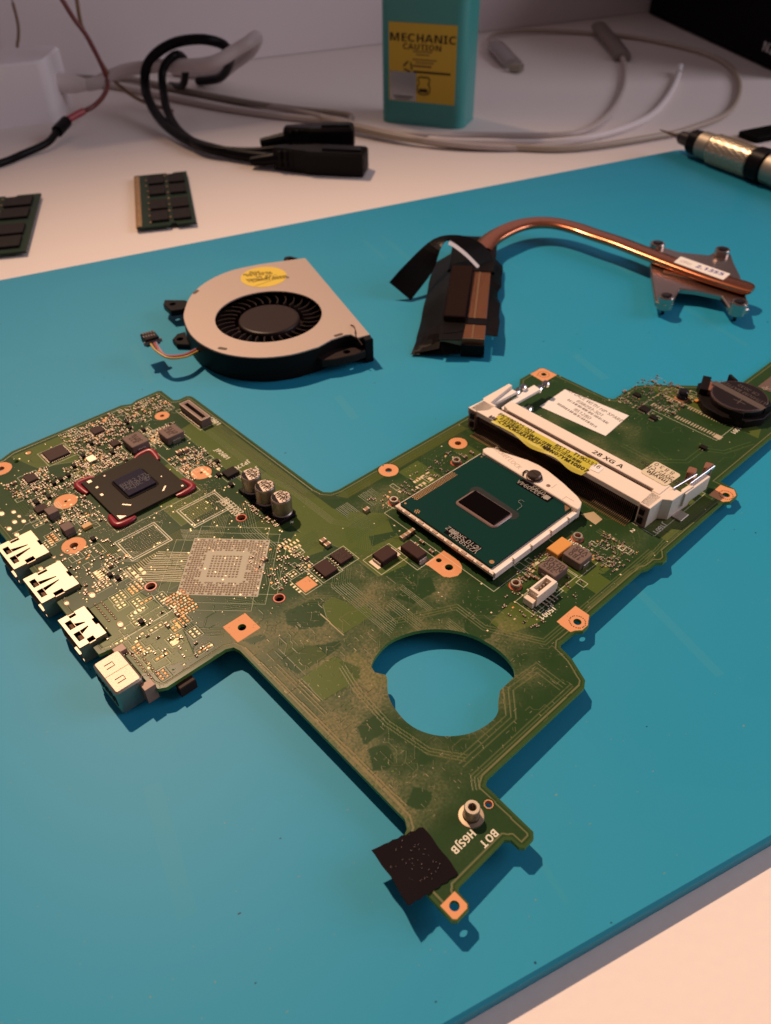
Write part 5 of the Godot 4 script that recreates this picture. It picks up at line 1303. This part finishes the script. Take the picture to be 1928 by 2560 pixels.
func build_background() -> void:
	var zc := DESK + 2.3
	var grey := mat("cable_grey", Color(0.52, 0.44, 0.40), 0.42); var pale := mat("cable_white", Color(0.76, 0.68, 0.66), 0.4); var dim := mat("cable_dim", Color(0.30, 0.25, 0.21), 0.35); var black := mat("rubber", Color(0.006, 0.005, 0.006), 0.35, 0.0, 0.22)
	# white adapter
	var t := thing("power_adapter", "white power adapter brick with rounded corners at the left edge of the photo", "power adapter", -90, 565, DESK)
	var b := at_base(t)
	var ad := PackedVector2Array(); ad = inset(poly([-170, 541, -54, 537, -33, 589, -160, 604]), 9.0)
	var ro := PackedVector2Array()
	for k in 4:
		var c := ad[k]; var p := (ad[k] - ad[(k + 3) % 4]).normalized().orthogonal(); var q := (ad[(k + 1) % 4] - ad[k]).normalized().orthogonal()
		for s in 6: ro.append(c + p.slerp(q, s / 5.0) * 9.0)
	prism(b, ro, DESK, 36, 1.6)
	obj("case", b, mat("gloss_white", Color(0.80, 0.75, 0.76), 0.4, 0.0, 0.3), t)
	b = at_base(t); tube(b, [Vector3(-47, 564, 16), Vector3(-40, 559.6, 15), Vector3(-33, 555.4, 14.5), Vector3(-26, 551.6, 14)], 7.4, 16, 0.9, true, [1.0, 1.05, 0.95, 0.62]); obj("cord_boot", b, pale, t)
	t = cable("adapter_cord", "thick pale grey cord rising from the white adapter and curling over at its end", "cable", [Vector3(-30, 554.4, 14), Vector3(-21, 552, 14), Vector3(-9.6, 548.8, 18), Vector3(5.6, 541.6, 23), Vector3(21.3, 528, 26), Vector3(37.2, 512.8, 28), Vector3(52.5, 496.7, 30), Vector3(63.7, 489.2, 33), Vector3(77.6, 490.2, 38), Vector3(88, 490, 42), Vector3(97, 500, 43), Vector3(103, 516, 38), Vector3(104, 540, 26), Vector3(98, 570, 12), Vector3(88, 600, DESK + 4.6), Vector3(60, 636, DESK + 4.6)], 4.6, mat("cord_grey", Color(0.62, 0.54, 0.54), 0.45))
	# black cord with two sockets
	t = cable("black_power_cord", "looped black power cord ending in two black sockets on the desk", "power cord", [Vector3(72, 350, 0), Vector3(63.6, 360.4, -0.5), Vector3(44.2, 381.1, -1), Vector3(31.7, 399.5, -1), Vector3(20.8, 423.6, -1), Vector3(14.3, 453.4, 0), Vector3(11.3, 484.5, 3), Vector3(11, 509.4, 10), Vector3(13.9, 524.5, 18), Vector3(18.1, 525, 28), Vector3(27.4, 523.1, 36), Vector3(39.7, 516.5, 42), Vector3(51.2, 505, 45), Vector3(62.7, 501.4, 44), Vector3(75.1, 507.5, 38), Vector3(84, 530, 24), Vector3(82, 560, 6), Vector3(70, 590, DESK + 3.6)], 3.6, black)
	b = at_base(t); tube(b, spline([Vector3(72, 372, 2), Vector3(49.9, 382.3, 0), Vector3(26.3, 402.6, 0), Vector3(19.2, 434, 0), Vector3(16.8, 458.4, 3), Vector3(17.7, 479.7, 9), Vector3(21.1, 497.3, 16), Vector3(24.3, 506.4, 25), Vector3(30.3, 509, 32), Vector3(39.4, 513, 35), Vector3(48, 530, 26), Vector3(50, 560, 4), Vector3(46, 590, DESK + 3)], 6), 3.0, 12); obj("second_cord", b, black, t)
	for q in [[58.0, 359.5, 107.0, 324.5, 12.5, DESK, 8.8], [72, 378, 113.5, 357.5, 10.5, DESK + 5.0, 14.5]]:
		var p0 := Vector2(q[0], q[1]); var p1 := Vector2(q[2], q[3]); var d := (p1 - p0).normalized(); var s := d.orthogonal()
		var hw: float = q[4]; var len := p0.distance_to(p1)
		b = at_base(t)
		prism(b, PackedVector2Array([p0 + s * 3.4, p0 + d * len * 0.36 + s * hw * 0.62, p0 + d * len * 0.40 + s * hw * 0.75, p1 + s * hw * 0.75, p1 - s * hw * 0.75, p0 + d * len * 0.40 - s * hw * 0.75, p0 + d * len * 0.36 - s * hw * 0.62, p0 - s * 3.4]), q[5] + 0.6, q[6], 1.6)
		var so := obj("socket", b, black, t)
		b = at_base(t)
		var zm: float = (q[5] + q[6]) / 2.0
		tube(b, [Vector3(p0.x - d.x * 16, p0.y - d.y * 16, zm - 3), Vector3(p0.x, p0.y, zm - 0.6), Vector3(p0.x + d.x * len * 0.2, p0.y + d.y * len * 0.2, zm), Vector3(p0.x + d.x * len * 0.4, p0.y + d.y * len * 0.4, zm)], 6.4, 14, 0.85, true, [0.5, 0.72, 0.95, 1.15])
		obj("strain_relief", b, black, so)
		b = at_base(t)
		for k in 3: prism(b, PackedVector2Array([p0 + d * (4.0 + k * 4.0) + s * 6.2, p0 + d * (6.0 + k * 4.0) + s * 6.4, p0 + d * (6.0 + k * 4.0) - s * 6.4, p0 + d * (4.0 + k * 4.0) - s * 6.2]), zm - 4, zm + 5.6 + k * 0.4, 0.5)
		prism(b, PackedVector2Array([p0 + d * len * 0.55 + s * hw * 0.35, p1 - d * 2.0 + s * hw * 0.35, p1 - d * 2.0 - s * hw * 0.35, p0 + d * len * 0.55 - s * hw * 0.35]), q[6], q[6] + 1.2, 0.4)
		obj("grip_rib", b, black, so)
		b = at_base(t); prism(b, PackedVector2Array([p1 + s * hw * 0.55, p1 + d * 0.4 + s * hw * 0.55, p1 + d * 0.4 - s * hw * 0.55, p1 - s * hw * 0.55]), q[5] + 3, q[6] - 2.6); obj("socket_face", b, mat("matt_black", Color(0.006, 0.005, 0.005), 0.8), so)
	# red and black lead
	t = cable("red_black_lead", "thin red and black lead with a black sleeve beside the white adapter", "cable", [Vector3(-40, 505, 7), Vector3(-30, 508, 9), Vector3(-19, 522, 12), Vector3(-12.5, 535, 17), Vector3(-13.4, 535, 28), Vector3(-19.2, 535, 48), Vector3(-25.4, 535, 60), Vector3(-30.3, 535, 72), Vector3(-36, 537, 85), Vector3(-46, 545, 112)], 1.7, mat("lead_red", Color(0.16, 0.035, 0.03), 0.4))
	b = at_base(t); tube(b, spline([Vector3(-140, 432, -3.4), Vector3(-104.1, 449.1, -3.2), Vector3(-89, 460.5, -3), Vector3(-70, 472, -1), Vector3(-60, 486, 2.5), Vector3(-54.3, 494.1, 4), Vector3(-50, 497, 5)], 6), 2.4, 12, 1.0, true); obj("black_jacket", b, black, t)
	b = at_base(t); tube(b, [Vector3(-61, 484, 2), Vector3(-52, 496, 4.6)], 4.0, 12); obj("sleeve", b, black, t)
	b = at_base(t); tube(b, spline([Vector3(-52, 496, 5), Vector3(-46.1, 499, 6.4), Vector3(-38, 503, 8)], 5), 2.4, 10); obj("red_core", b, mat("bright_red", Color(0.36, 0.05, 0.06), 0.4), t)
	cable("yellow_brown_lead", "thin yellow brown lead crossing the red one above the adapter cord", "cable", [Vector3(-17, 555, 112), Vector3(-18.9, 545, 76), Vector3(-20.2, 545, 56), Vector3(-18, 545, 46), Vector3(-15.4, 545, 37), Vector3(-10.9, 545, 26), Vector3(-3.7, 545, 13.5), Vector3(10, 538, 2), Vector3(30, 520, DESK + 1.2)], 1.4, mat("lead_brown", Color(0.22, 0.13, 0.07), 0.4))
	cable("thin_brown_wire", "single thin brown wire hanging down behind the adapter's top", "cable", [Vector3(-58, 645, 100), Vector3(-57.1, 640, 65), Vector3(-57.5, 640, 45), Vector3(-60, 640, 35), Vector3(-63.7, 640, 25), Vector3(-66, 640, DESK + 1)], 1.2, mats.lead_brown)
	# three pale cables that run along the desk and fan out to the right
	var root := [Vector3(-40, 650, zc), Vector3(6, 612, zc), Vector3(36, 562, zc), Vector3(72, 500, zc), Vector3(100, 462, zc), Vector3(130, 428, zc)]
	var a1 := root.duplicate(); a1.append_array([Vector3(152, 392, zc), Vector3(176, 356, zc), Vector3(204, 337, zc), Vector3(242, 316, zc), Vector3(283, 312, zc), Vector3(335, 328, zc), Vector3(384, 362, zc), Vector3(438, 410, zc), Vector3(452, 424, zc + 3)])
	t = cable("white_cable", "bright white cable curving up to a bare cut end in front of the black box", "cable", a1, 2.4, pale, "pale cables along the desk")
	b = at_base(t); tube(b, [Vector3(444, 416, zc + 2), Vector3(449, 421, zc + 2.6), Vector3(456, 428, zc + 3.4)], 3.0, 10, 1.0, true, [1.0, 0.7, 0.8]); obj("cut_end", b, mat("frayed_white", Color(0.82, 0.8, 0.8), 0.5), t)
	var a2 := []
	for p in root: a2.append(p + Vector3(-9, 9, 0))
	a2.append_array([Vector3(140, 408, zc), Vector3(166, 366, zc + 2), Vector3(206, 353, zc), Vector3(251, 328, zc), Vector3(280, 326, zc), Vector3(323, 353, zc), Vector3(376, 404, zc), Vector3(422, 460, zc), Vector3(448, 500, zc + 1)])
	t = cable("grey_plug_cable", "grey cable leading up to a flat grey plug near the wall", "cable", a2, 2.3, grey, "pale cables along the desk")
	b = at_base(t); tube(b, spline([Vector3(440, 486, zc + 1), Vector3(452, 508, zc + 2), Vector3(466, 536, zc + 3), Vector3(480, 566, zc + 4), Vector3(496, 596, zc + 4)], 4), 8.0, 12, 0.6, true); obj("plug_body", b, mat("plug_grey", Color(0.22, 0.17, 0.15), 0.5), t)
	var a3 := []
	for p in root: a3.append(p + Vector3(7, -7, 0))
	a3.append_array([Vector3(120, 432, zc + 3), Vector3(150, 372, zc + 2), Vector3(184, 338, zc), Vector3(217, 316, zc), Vector3(240, 301, zc), Vector3(269, 294, zc), Vector3(313, 292, zc), Vector3(345, 294, zc), Vector3(407, 316, zc), Vector3(479, 382, zc), Vector3(518, 452, zc), Vector3(515, 531, zc), Vector3(490, 582, zc), Vector3(436, 626, zc + 1), Vector3(393, 627, zc + 2), Vector3(366, 598, zc + 3), Vector3(362, 576, zc + 2)])
	t = cable("loop_cable", "long dull cable looping round in front of the wall to a clear plug", "cable", a3, 2.1, mat("cable_beige", Color(0.42, 0.34, 0.27), 0.4), "pale cables along the desk")
	b = at_base(t); tube(b, spline([Vector3(362, 580, zc + 2), Vector3(352, 556, zc + 3), Vector3(344, 532, zc + 2), Vector3(338, 512, zc + 1)], 4), 9.0, 12, 0.55, true); obj("clear_plug", b, mat("smoke_plastic", Color(0.30, 0.25, 0.24), 0.15), t)
	b = at_base(t); box(b, 334, 500, DESK + 1, 10, 10, zc + 4, 0.5, 0.6); obj("metal_tip", b, mats.nickel, t)
	var a4 := []
	for p in root: a4.append(p + Vector3(14, 10, 1))
	a4.append_array([Vector3(138, 418, zc), Vector3(156, 390, zc - 0.6), Vector3(178, 355, zc - 1.2), Vector3(204, 337, zc - 1.4)])
	cable("short_cable", "dull short cable lying among the pale ones left of the bottle", "cable", a4, 2.2, dim, "pale cables along the desk")
	var a5 := [Vector3(20, 640, zc), Vector3(60, 560, zc), Vector3(92, 505, zc), Vector3(116, 452, zc + 2.5), Vector3(136, 405, zc + 3.2), Vector3(168, 350, zc + 2), Vector3(208, 320, zc), Vector3(240, 312, zc - 0.8), Vector3(283, 312, zc - 1.6)]
	cable("crossing_cable", "pale cable crossing over the others just left of the bottle's foot", "cable", a5, 2.0, grey, "pale cables along the desk")
	# turquoise bottle
	t = thing("bottle", "flat turquoise plastic bottle with a yellow caution label standing on the desk", "bottle", 198, 410.5, DESK)
	t.rotation.y = deg_to_rad(-47)
	b = MB.new()
	prism(b, rrect(0, 0, 64, 36, 8, 0.0, 6), 0, 122, 3.0)
	var teal := mat("bottle_teal", Color(0.055, 0.30, 0.285), 0.34)
	teal.subsurf_scatter_enabled = true; teal.subsurf_scatter_strength = 0.25
	obj("body", b, teal, t)
	b = MB.new(); lathe(b, 0, 0, [Vector2(15, 122), Vector2(15, 128), Vector2(13, 130), Vector2(13, 146), Vector2(11.5, 148), Vector2(0.01, 148)], 32); obj("cap", b, mat("cap_white", Color(0.7, 0.7, 0.68), 0.4), t)
	b = MB.new(); prism(b, rrect(0.6, -18.1, 50, 0.2), 16, 65.2); var l := obj("caution_label", b, mat("label_amber", Color(0.62, 0.40, 0.03), 0.5), t)
	upright(l, "MECHANIC", 0.6, -18.25, 56.4, 5.0, mats.print_dark, true, 1.35); upright(l, "CAUTION", 0.6, -18.25, 51.0, 3.6, mats.print_dark, true, 1.3)
	for k in 6:
		b = MB.new(); box(b, [1.0, 1.0, 2.4, 2.4, 0.6, 8.0][k], -18.23, [47.8, 46.0, 42.8, 41.0, 38.6, 34.8][k], [14, 10, 18, 14, 14, 28][k], 0.04, [48.6, 46.7, 43.6, 41.8, 39.8, 36.2][k]); obj("printed_line", b, mat("print_brown", Color(0.14, 0.07, 0.02), 0.6) if k < 5 else mats.print_dark, l)
	b = MB.new()
	for k in 3: tube(b, [Vector3(-9.8 + 3.4 * cos(TAU * k / 3 + PI / 2), -18.3, 38.4 + 3.4 * sin(TAU * k / 3 + PI / 2)), Vector3(-9.8 + 3.4 * cos(TAU * (k + 0.72) / 3 + PI / 2), -18.3, 38.4 + 3.4 * sin(TAU * (k + 0.72) / 3 + PI / 2))], 0.55, 5)
	obj("recycling_mark", b, mats.print_dark, l)
	b = MB.new()
	tube(b, spline([Vector3(-2.2, -18.3, 31.6), Vector3(0, -18.3, 32.6), Vector3(2.2, -18.3, 32.2), Vector3(5.4, -18.3, 32.4), Vector3(6.8, -18.3, 30.2), Vector3(5.6, -18.3, 28.4), Vector3(6.8, -18.3, 26), Vector3(6.2, -18.3, 22.4), Vector3(2.6, -18.3, 21.2), Vector3(-1.6, -18.3, 22), Vector3(-2.6, -18.3, 25.6), Vector3(-1.4, -18.3, 28.4), Vector3(-2.4, -18.3, 31)], 4), 0.45, 5); box(b, 2, -18.26, 22.6, 6.4, 0.06, 25.0)
	obj("warning_figure", b, mats.print_dark, l)
	b = MB.new(); prism(b, rrect(-13.6, -18.32, 20, 0.1), 16.4, 35.0); var hol := obj("silver_sticker", b, mat("hologram", Color(0.46, 0.48, 0.52), 0.25, 0.7), t)
	b = MB.new(); box(b, -13.6, -18.4, 18.5, 15, 0.04, 19.4); box(b, -13.6, -18.4, 17.0, 12, 0.04, 17.7); obj("printed_line", b, mats.print_dark, hol)
	# black case in the corner
	t = thing("black_case", "large black box with white letters at the top right corner of the photo", "box", 640, 480, DESK)
	b = at_base(t); prism(b, poly([609, 652, 522, 366, 800, 282, 887, 568]), DESK + 1, 180, 3.0); obj("shell", b, mat("case_black", Color(0.006, 0.005, 0.005), 0.5, 0.0, 0.12), t)
	var e := Vector2(522 - 609, 366 - 652).normalized(); var out := Vector2(e.y, -e.x)
	var o := words(t, "NZXT", 0, 0, 0, 7.6, 0, mat("letter_white", Color(0.6, 0.56, 0.55), 0.5), true)
	var where := Vector2(609, 652) + e * 264.0 + out * 0.4
	o.transform = Transform3D(Basis(Vector3(e.x, 0, -e.y) * 1.45, Vector3.UP, Vector3(out.x, 0, -out.y)), P(where.x - 640, where.y - 480, 15.5))
	# knurled tool
	t = thing("knurled_tool", "pen-shaped tool with a knurled brass grip, black rings and a fine steel tip", "hand tool", 303, 250, 8.6)
	var axis := (Vector3(309.0, 100, 9.0) - Vector3(298.5, 272, 8.4)).normalized()
	var X := Vector3(axis.x, axis.z, -axis.y)
	t.position = P(298.5, 272, 8.4)
	t.basis = Basis(X.cross(Vector3.UP).cross(X).normalized(), X, X.cross(Vector3.UP).normalized() * -1.0).orthonormalized()
	for q in [["tip", [0.3, 0, 1.1, 12, 1.7, 18], mat("tip_steel", Color(0.16, 0.11, 0.09), 0.35, 0.8)], ["collet", [2.2, 17, 3.9, 19.5, 4.2, 27, 4.4, 29], mat("collet_dark", Color(0.05, 0.04, 0.04), 0.3, 0.6)], ["black_ring", [6.4, 28.5, 7.2, 30, 7.4, 36.5, 7.0, 37.2], black], ["steel_sleeve", [7.2, 37, 7.9, 37.6, 7.9, 45.6, 7.5, 46.4], mats.nickel], ["black_ring", [9.0, 78.6, 9.7, 79.6, 10.0, 88.4, 9.2, 89.4], black], ["handle", [8.4, 89, 8.9, 90, 9.2, 150, 8.0, 154, 0.01, 154], mats.nickel]]:
		b = MB.new()
		var pr := [Vector2(0.01, q[1][1])]
		for k in range(0, q[1].size(), 2): pr.append(Vector2(q[1][k], q[1][k + 1]))
		pr.append(Vector2(0.01, q[1][-1]))
		lathe(b, 0, 0, pr, 36)
		obj(q[0], b, q[2], t)
	b = MB.new(); lathe(b, 0, 0, [Vector2(7.4, 46.4), Vector2(8.6, 47.2), Vector2(8.6, 78.0), Vector2(7.6, 78.6)], 40)
	var brass := mat("brass", Color(0.58, 0.49, 0.37), 0.26, 1.0)
	var grip := obj("brass_grip", b, brass, t)
	b = MB.new()
	for i in 24:
		for s in [-1.0, 1.0]:
			var p := []
			for k in 9: p.append(Vector3(8.62 * cos(TAU * (i / 24.0 + s * k / 40.0)), 8.62 * sin(TAU * (i / 24.0 + s * k / 40.0)), 47.6 + 30.0 * k / 8.0))
			tube(b, p, 0.32, 4, 1.0, false)
	obj("knurling", b, brass, grip)
	t = thing("black_tray", "low black tray edge lying behind the brass grip at the right edge", "tray", 400, 262, DESK)
	b = at_base(t); prism(b, rrect(425, 262, 110, 18, 2.0, 0.0, 2), DESK, DESK + 4, 0.6); obj("tray_body", b, mats.case_black, t)


func _ready() -> void:
	rng.seed = 41
	var cam := Camera3D.new()
	cam.name = "camera"
	add_child(cam)
	cam.transform = Transform3D(Basis(Vector3(0.9018, -0.0118, 0.4320), Vector3(0.2975, 0.7419, -0.6008), Vector3(-0.3135, 0.6704, 0.6726)).orthonormalized(), Vector3(-0.10285, 0.16628, 0.14748))
	cam.near = 0.01; cam.far = 12.0
	var att := CameraAttributesPhysical.new()
	att.frustum_focal_length = 18.1
	att.exposure_aperture = 14.0
	att.frustum_focus_distance = 0.205
	att.frustum_near = 0.01; att.frustum_far = 12.0
	cam.attributes = att
	cam.fov = 67.1
	cam.current = true
	var env := WorldEnvironment.new()
	env.name = "environment"
	var e := Environment.new()
	e.background_mode = Environment.BG_COLOR
	e.background_color = Color(0.118, 0.086, 0.088).linear_to_srgb()
	e.tonemap_mode = Environment.TONE_MAPPER_LINEAR
	e.tonemap_exposure = 1.0
	e.sdfgi_enabled = true; e.ssao_enabled = true; e.ssil_enabled = true
	env.environment = e
	add_child(env)
	# the warm lamp above and behind the low back panel
	var lamp_at := Vector3(-0.20, 2.0, -1.42)
	var key := SpotLight3D.new()
	key.name = "warm_lamp"
	add_child(key)
	key.look_at_from_position(lamp_at, Vector3(-0.04, 0, 0.27), Vector3.UP)
	key.light_color = Color(1.0, 0.66, 0.43).linear_to_srgb()
	key.light_energy = 7.9
	key.spot_angle = 15.9
	key.spot_range = 8.0
	key.spot_attenuation = 1.0
	key.light_size = 0.035
	key.shadow_enabled = true
	# cool light of the room from the right
	var cool := AreaLight3D.new()
	cool.name = "window_light"
	add_child(cool)
	cool.area_size = Vector2(0.9, 0.7)
	cool.look_at_from_position(Vector3(1.25, 0.72, 0.42), Vector3(0.0, 0, -0.15), Vector3.UP)
	cool.light_color = Color(0.90, 0.85, 0.96).linear_to_srgb()
	cool.light_energy = 0.85
	cool.area_range = 6.0
	cool.shadow_enabled = true

	bold = SystemFont.new(); bold.font_names = PackedStringArray(["Droid Sans"]); bold.font_weight = 700
	sans = SystemFont.new(); sans.font_names = PackedStringArray(["Droid Sans"])
	make_textures()
	setting()
	build_board()
	build_processor()
	build_coin_cell()
	build_fan()
	build_heat_sink()
	build_memory()
	build_background()
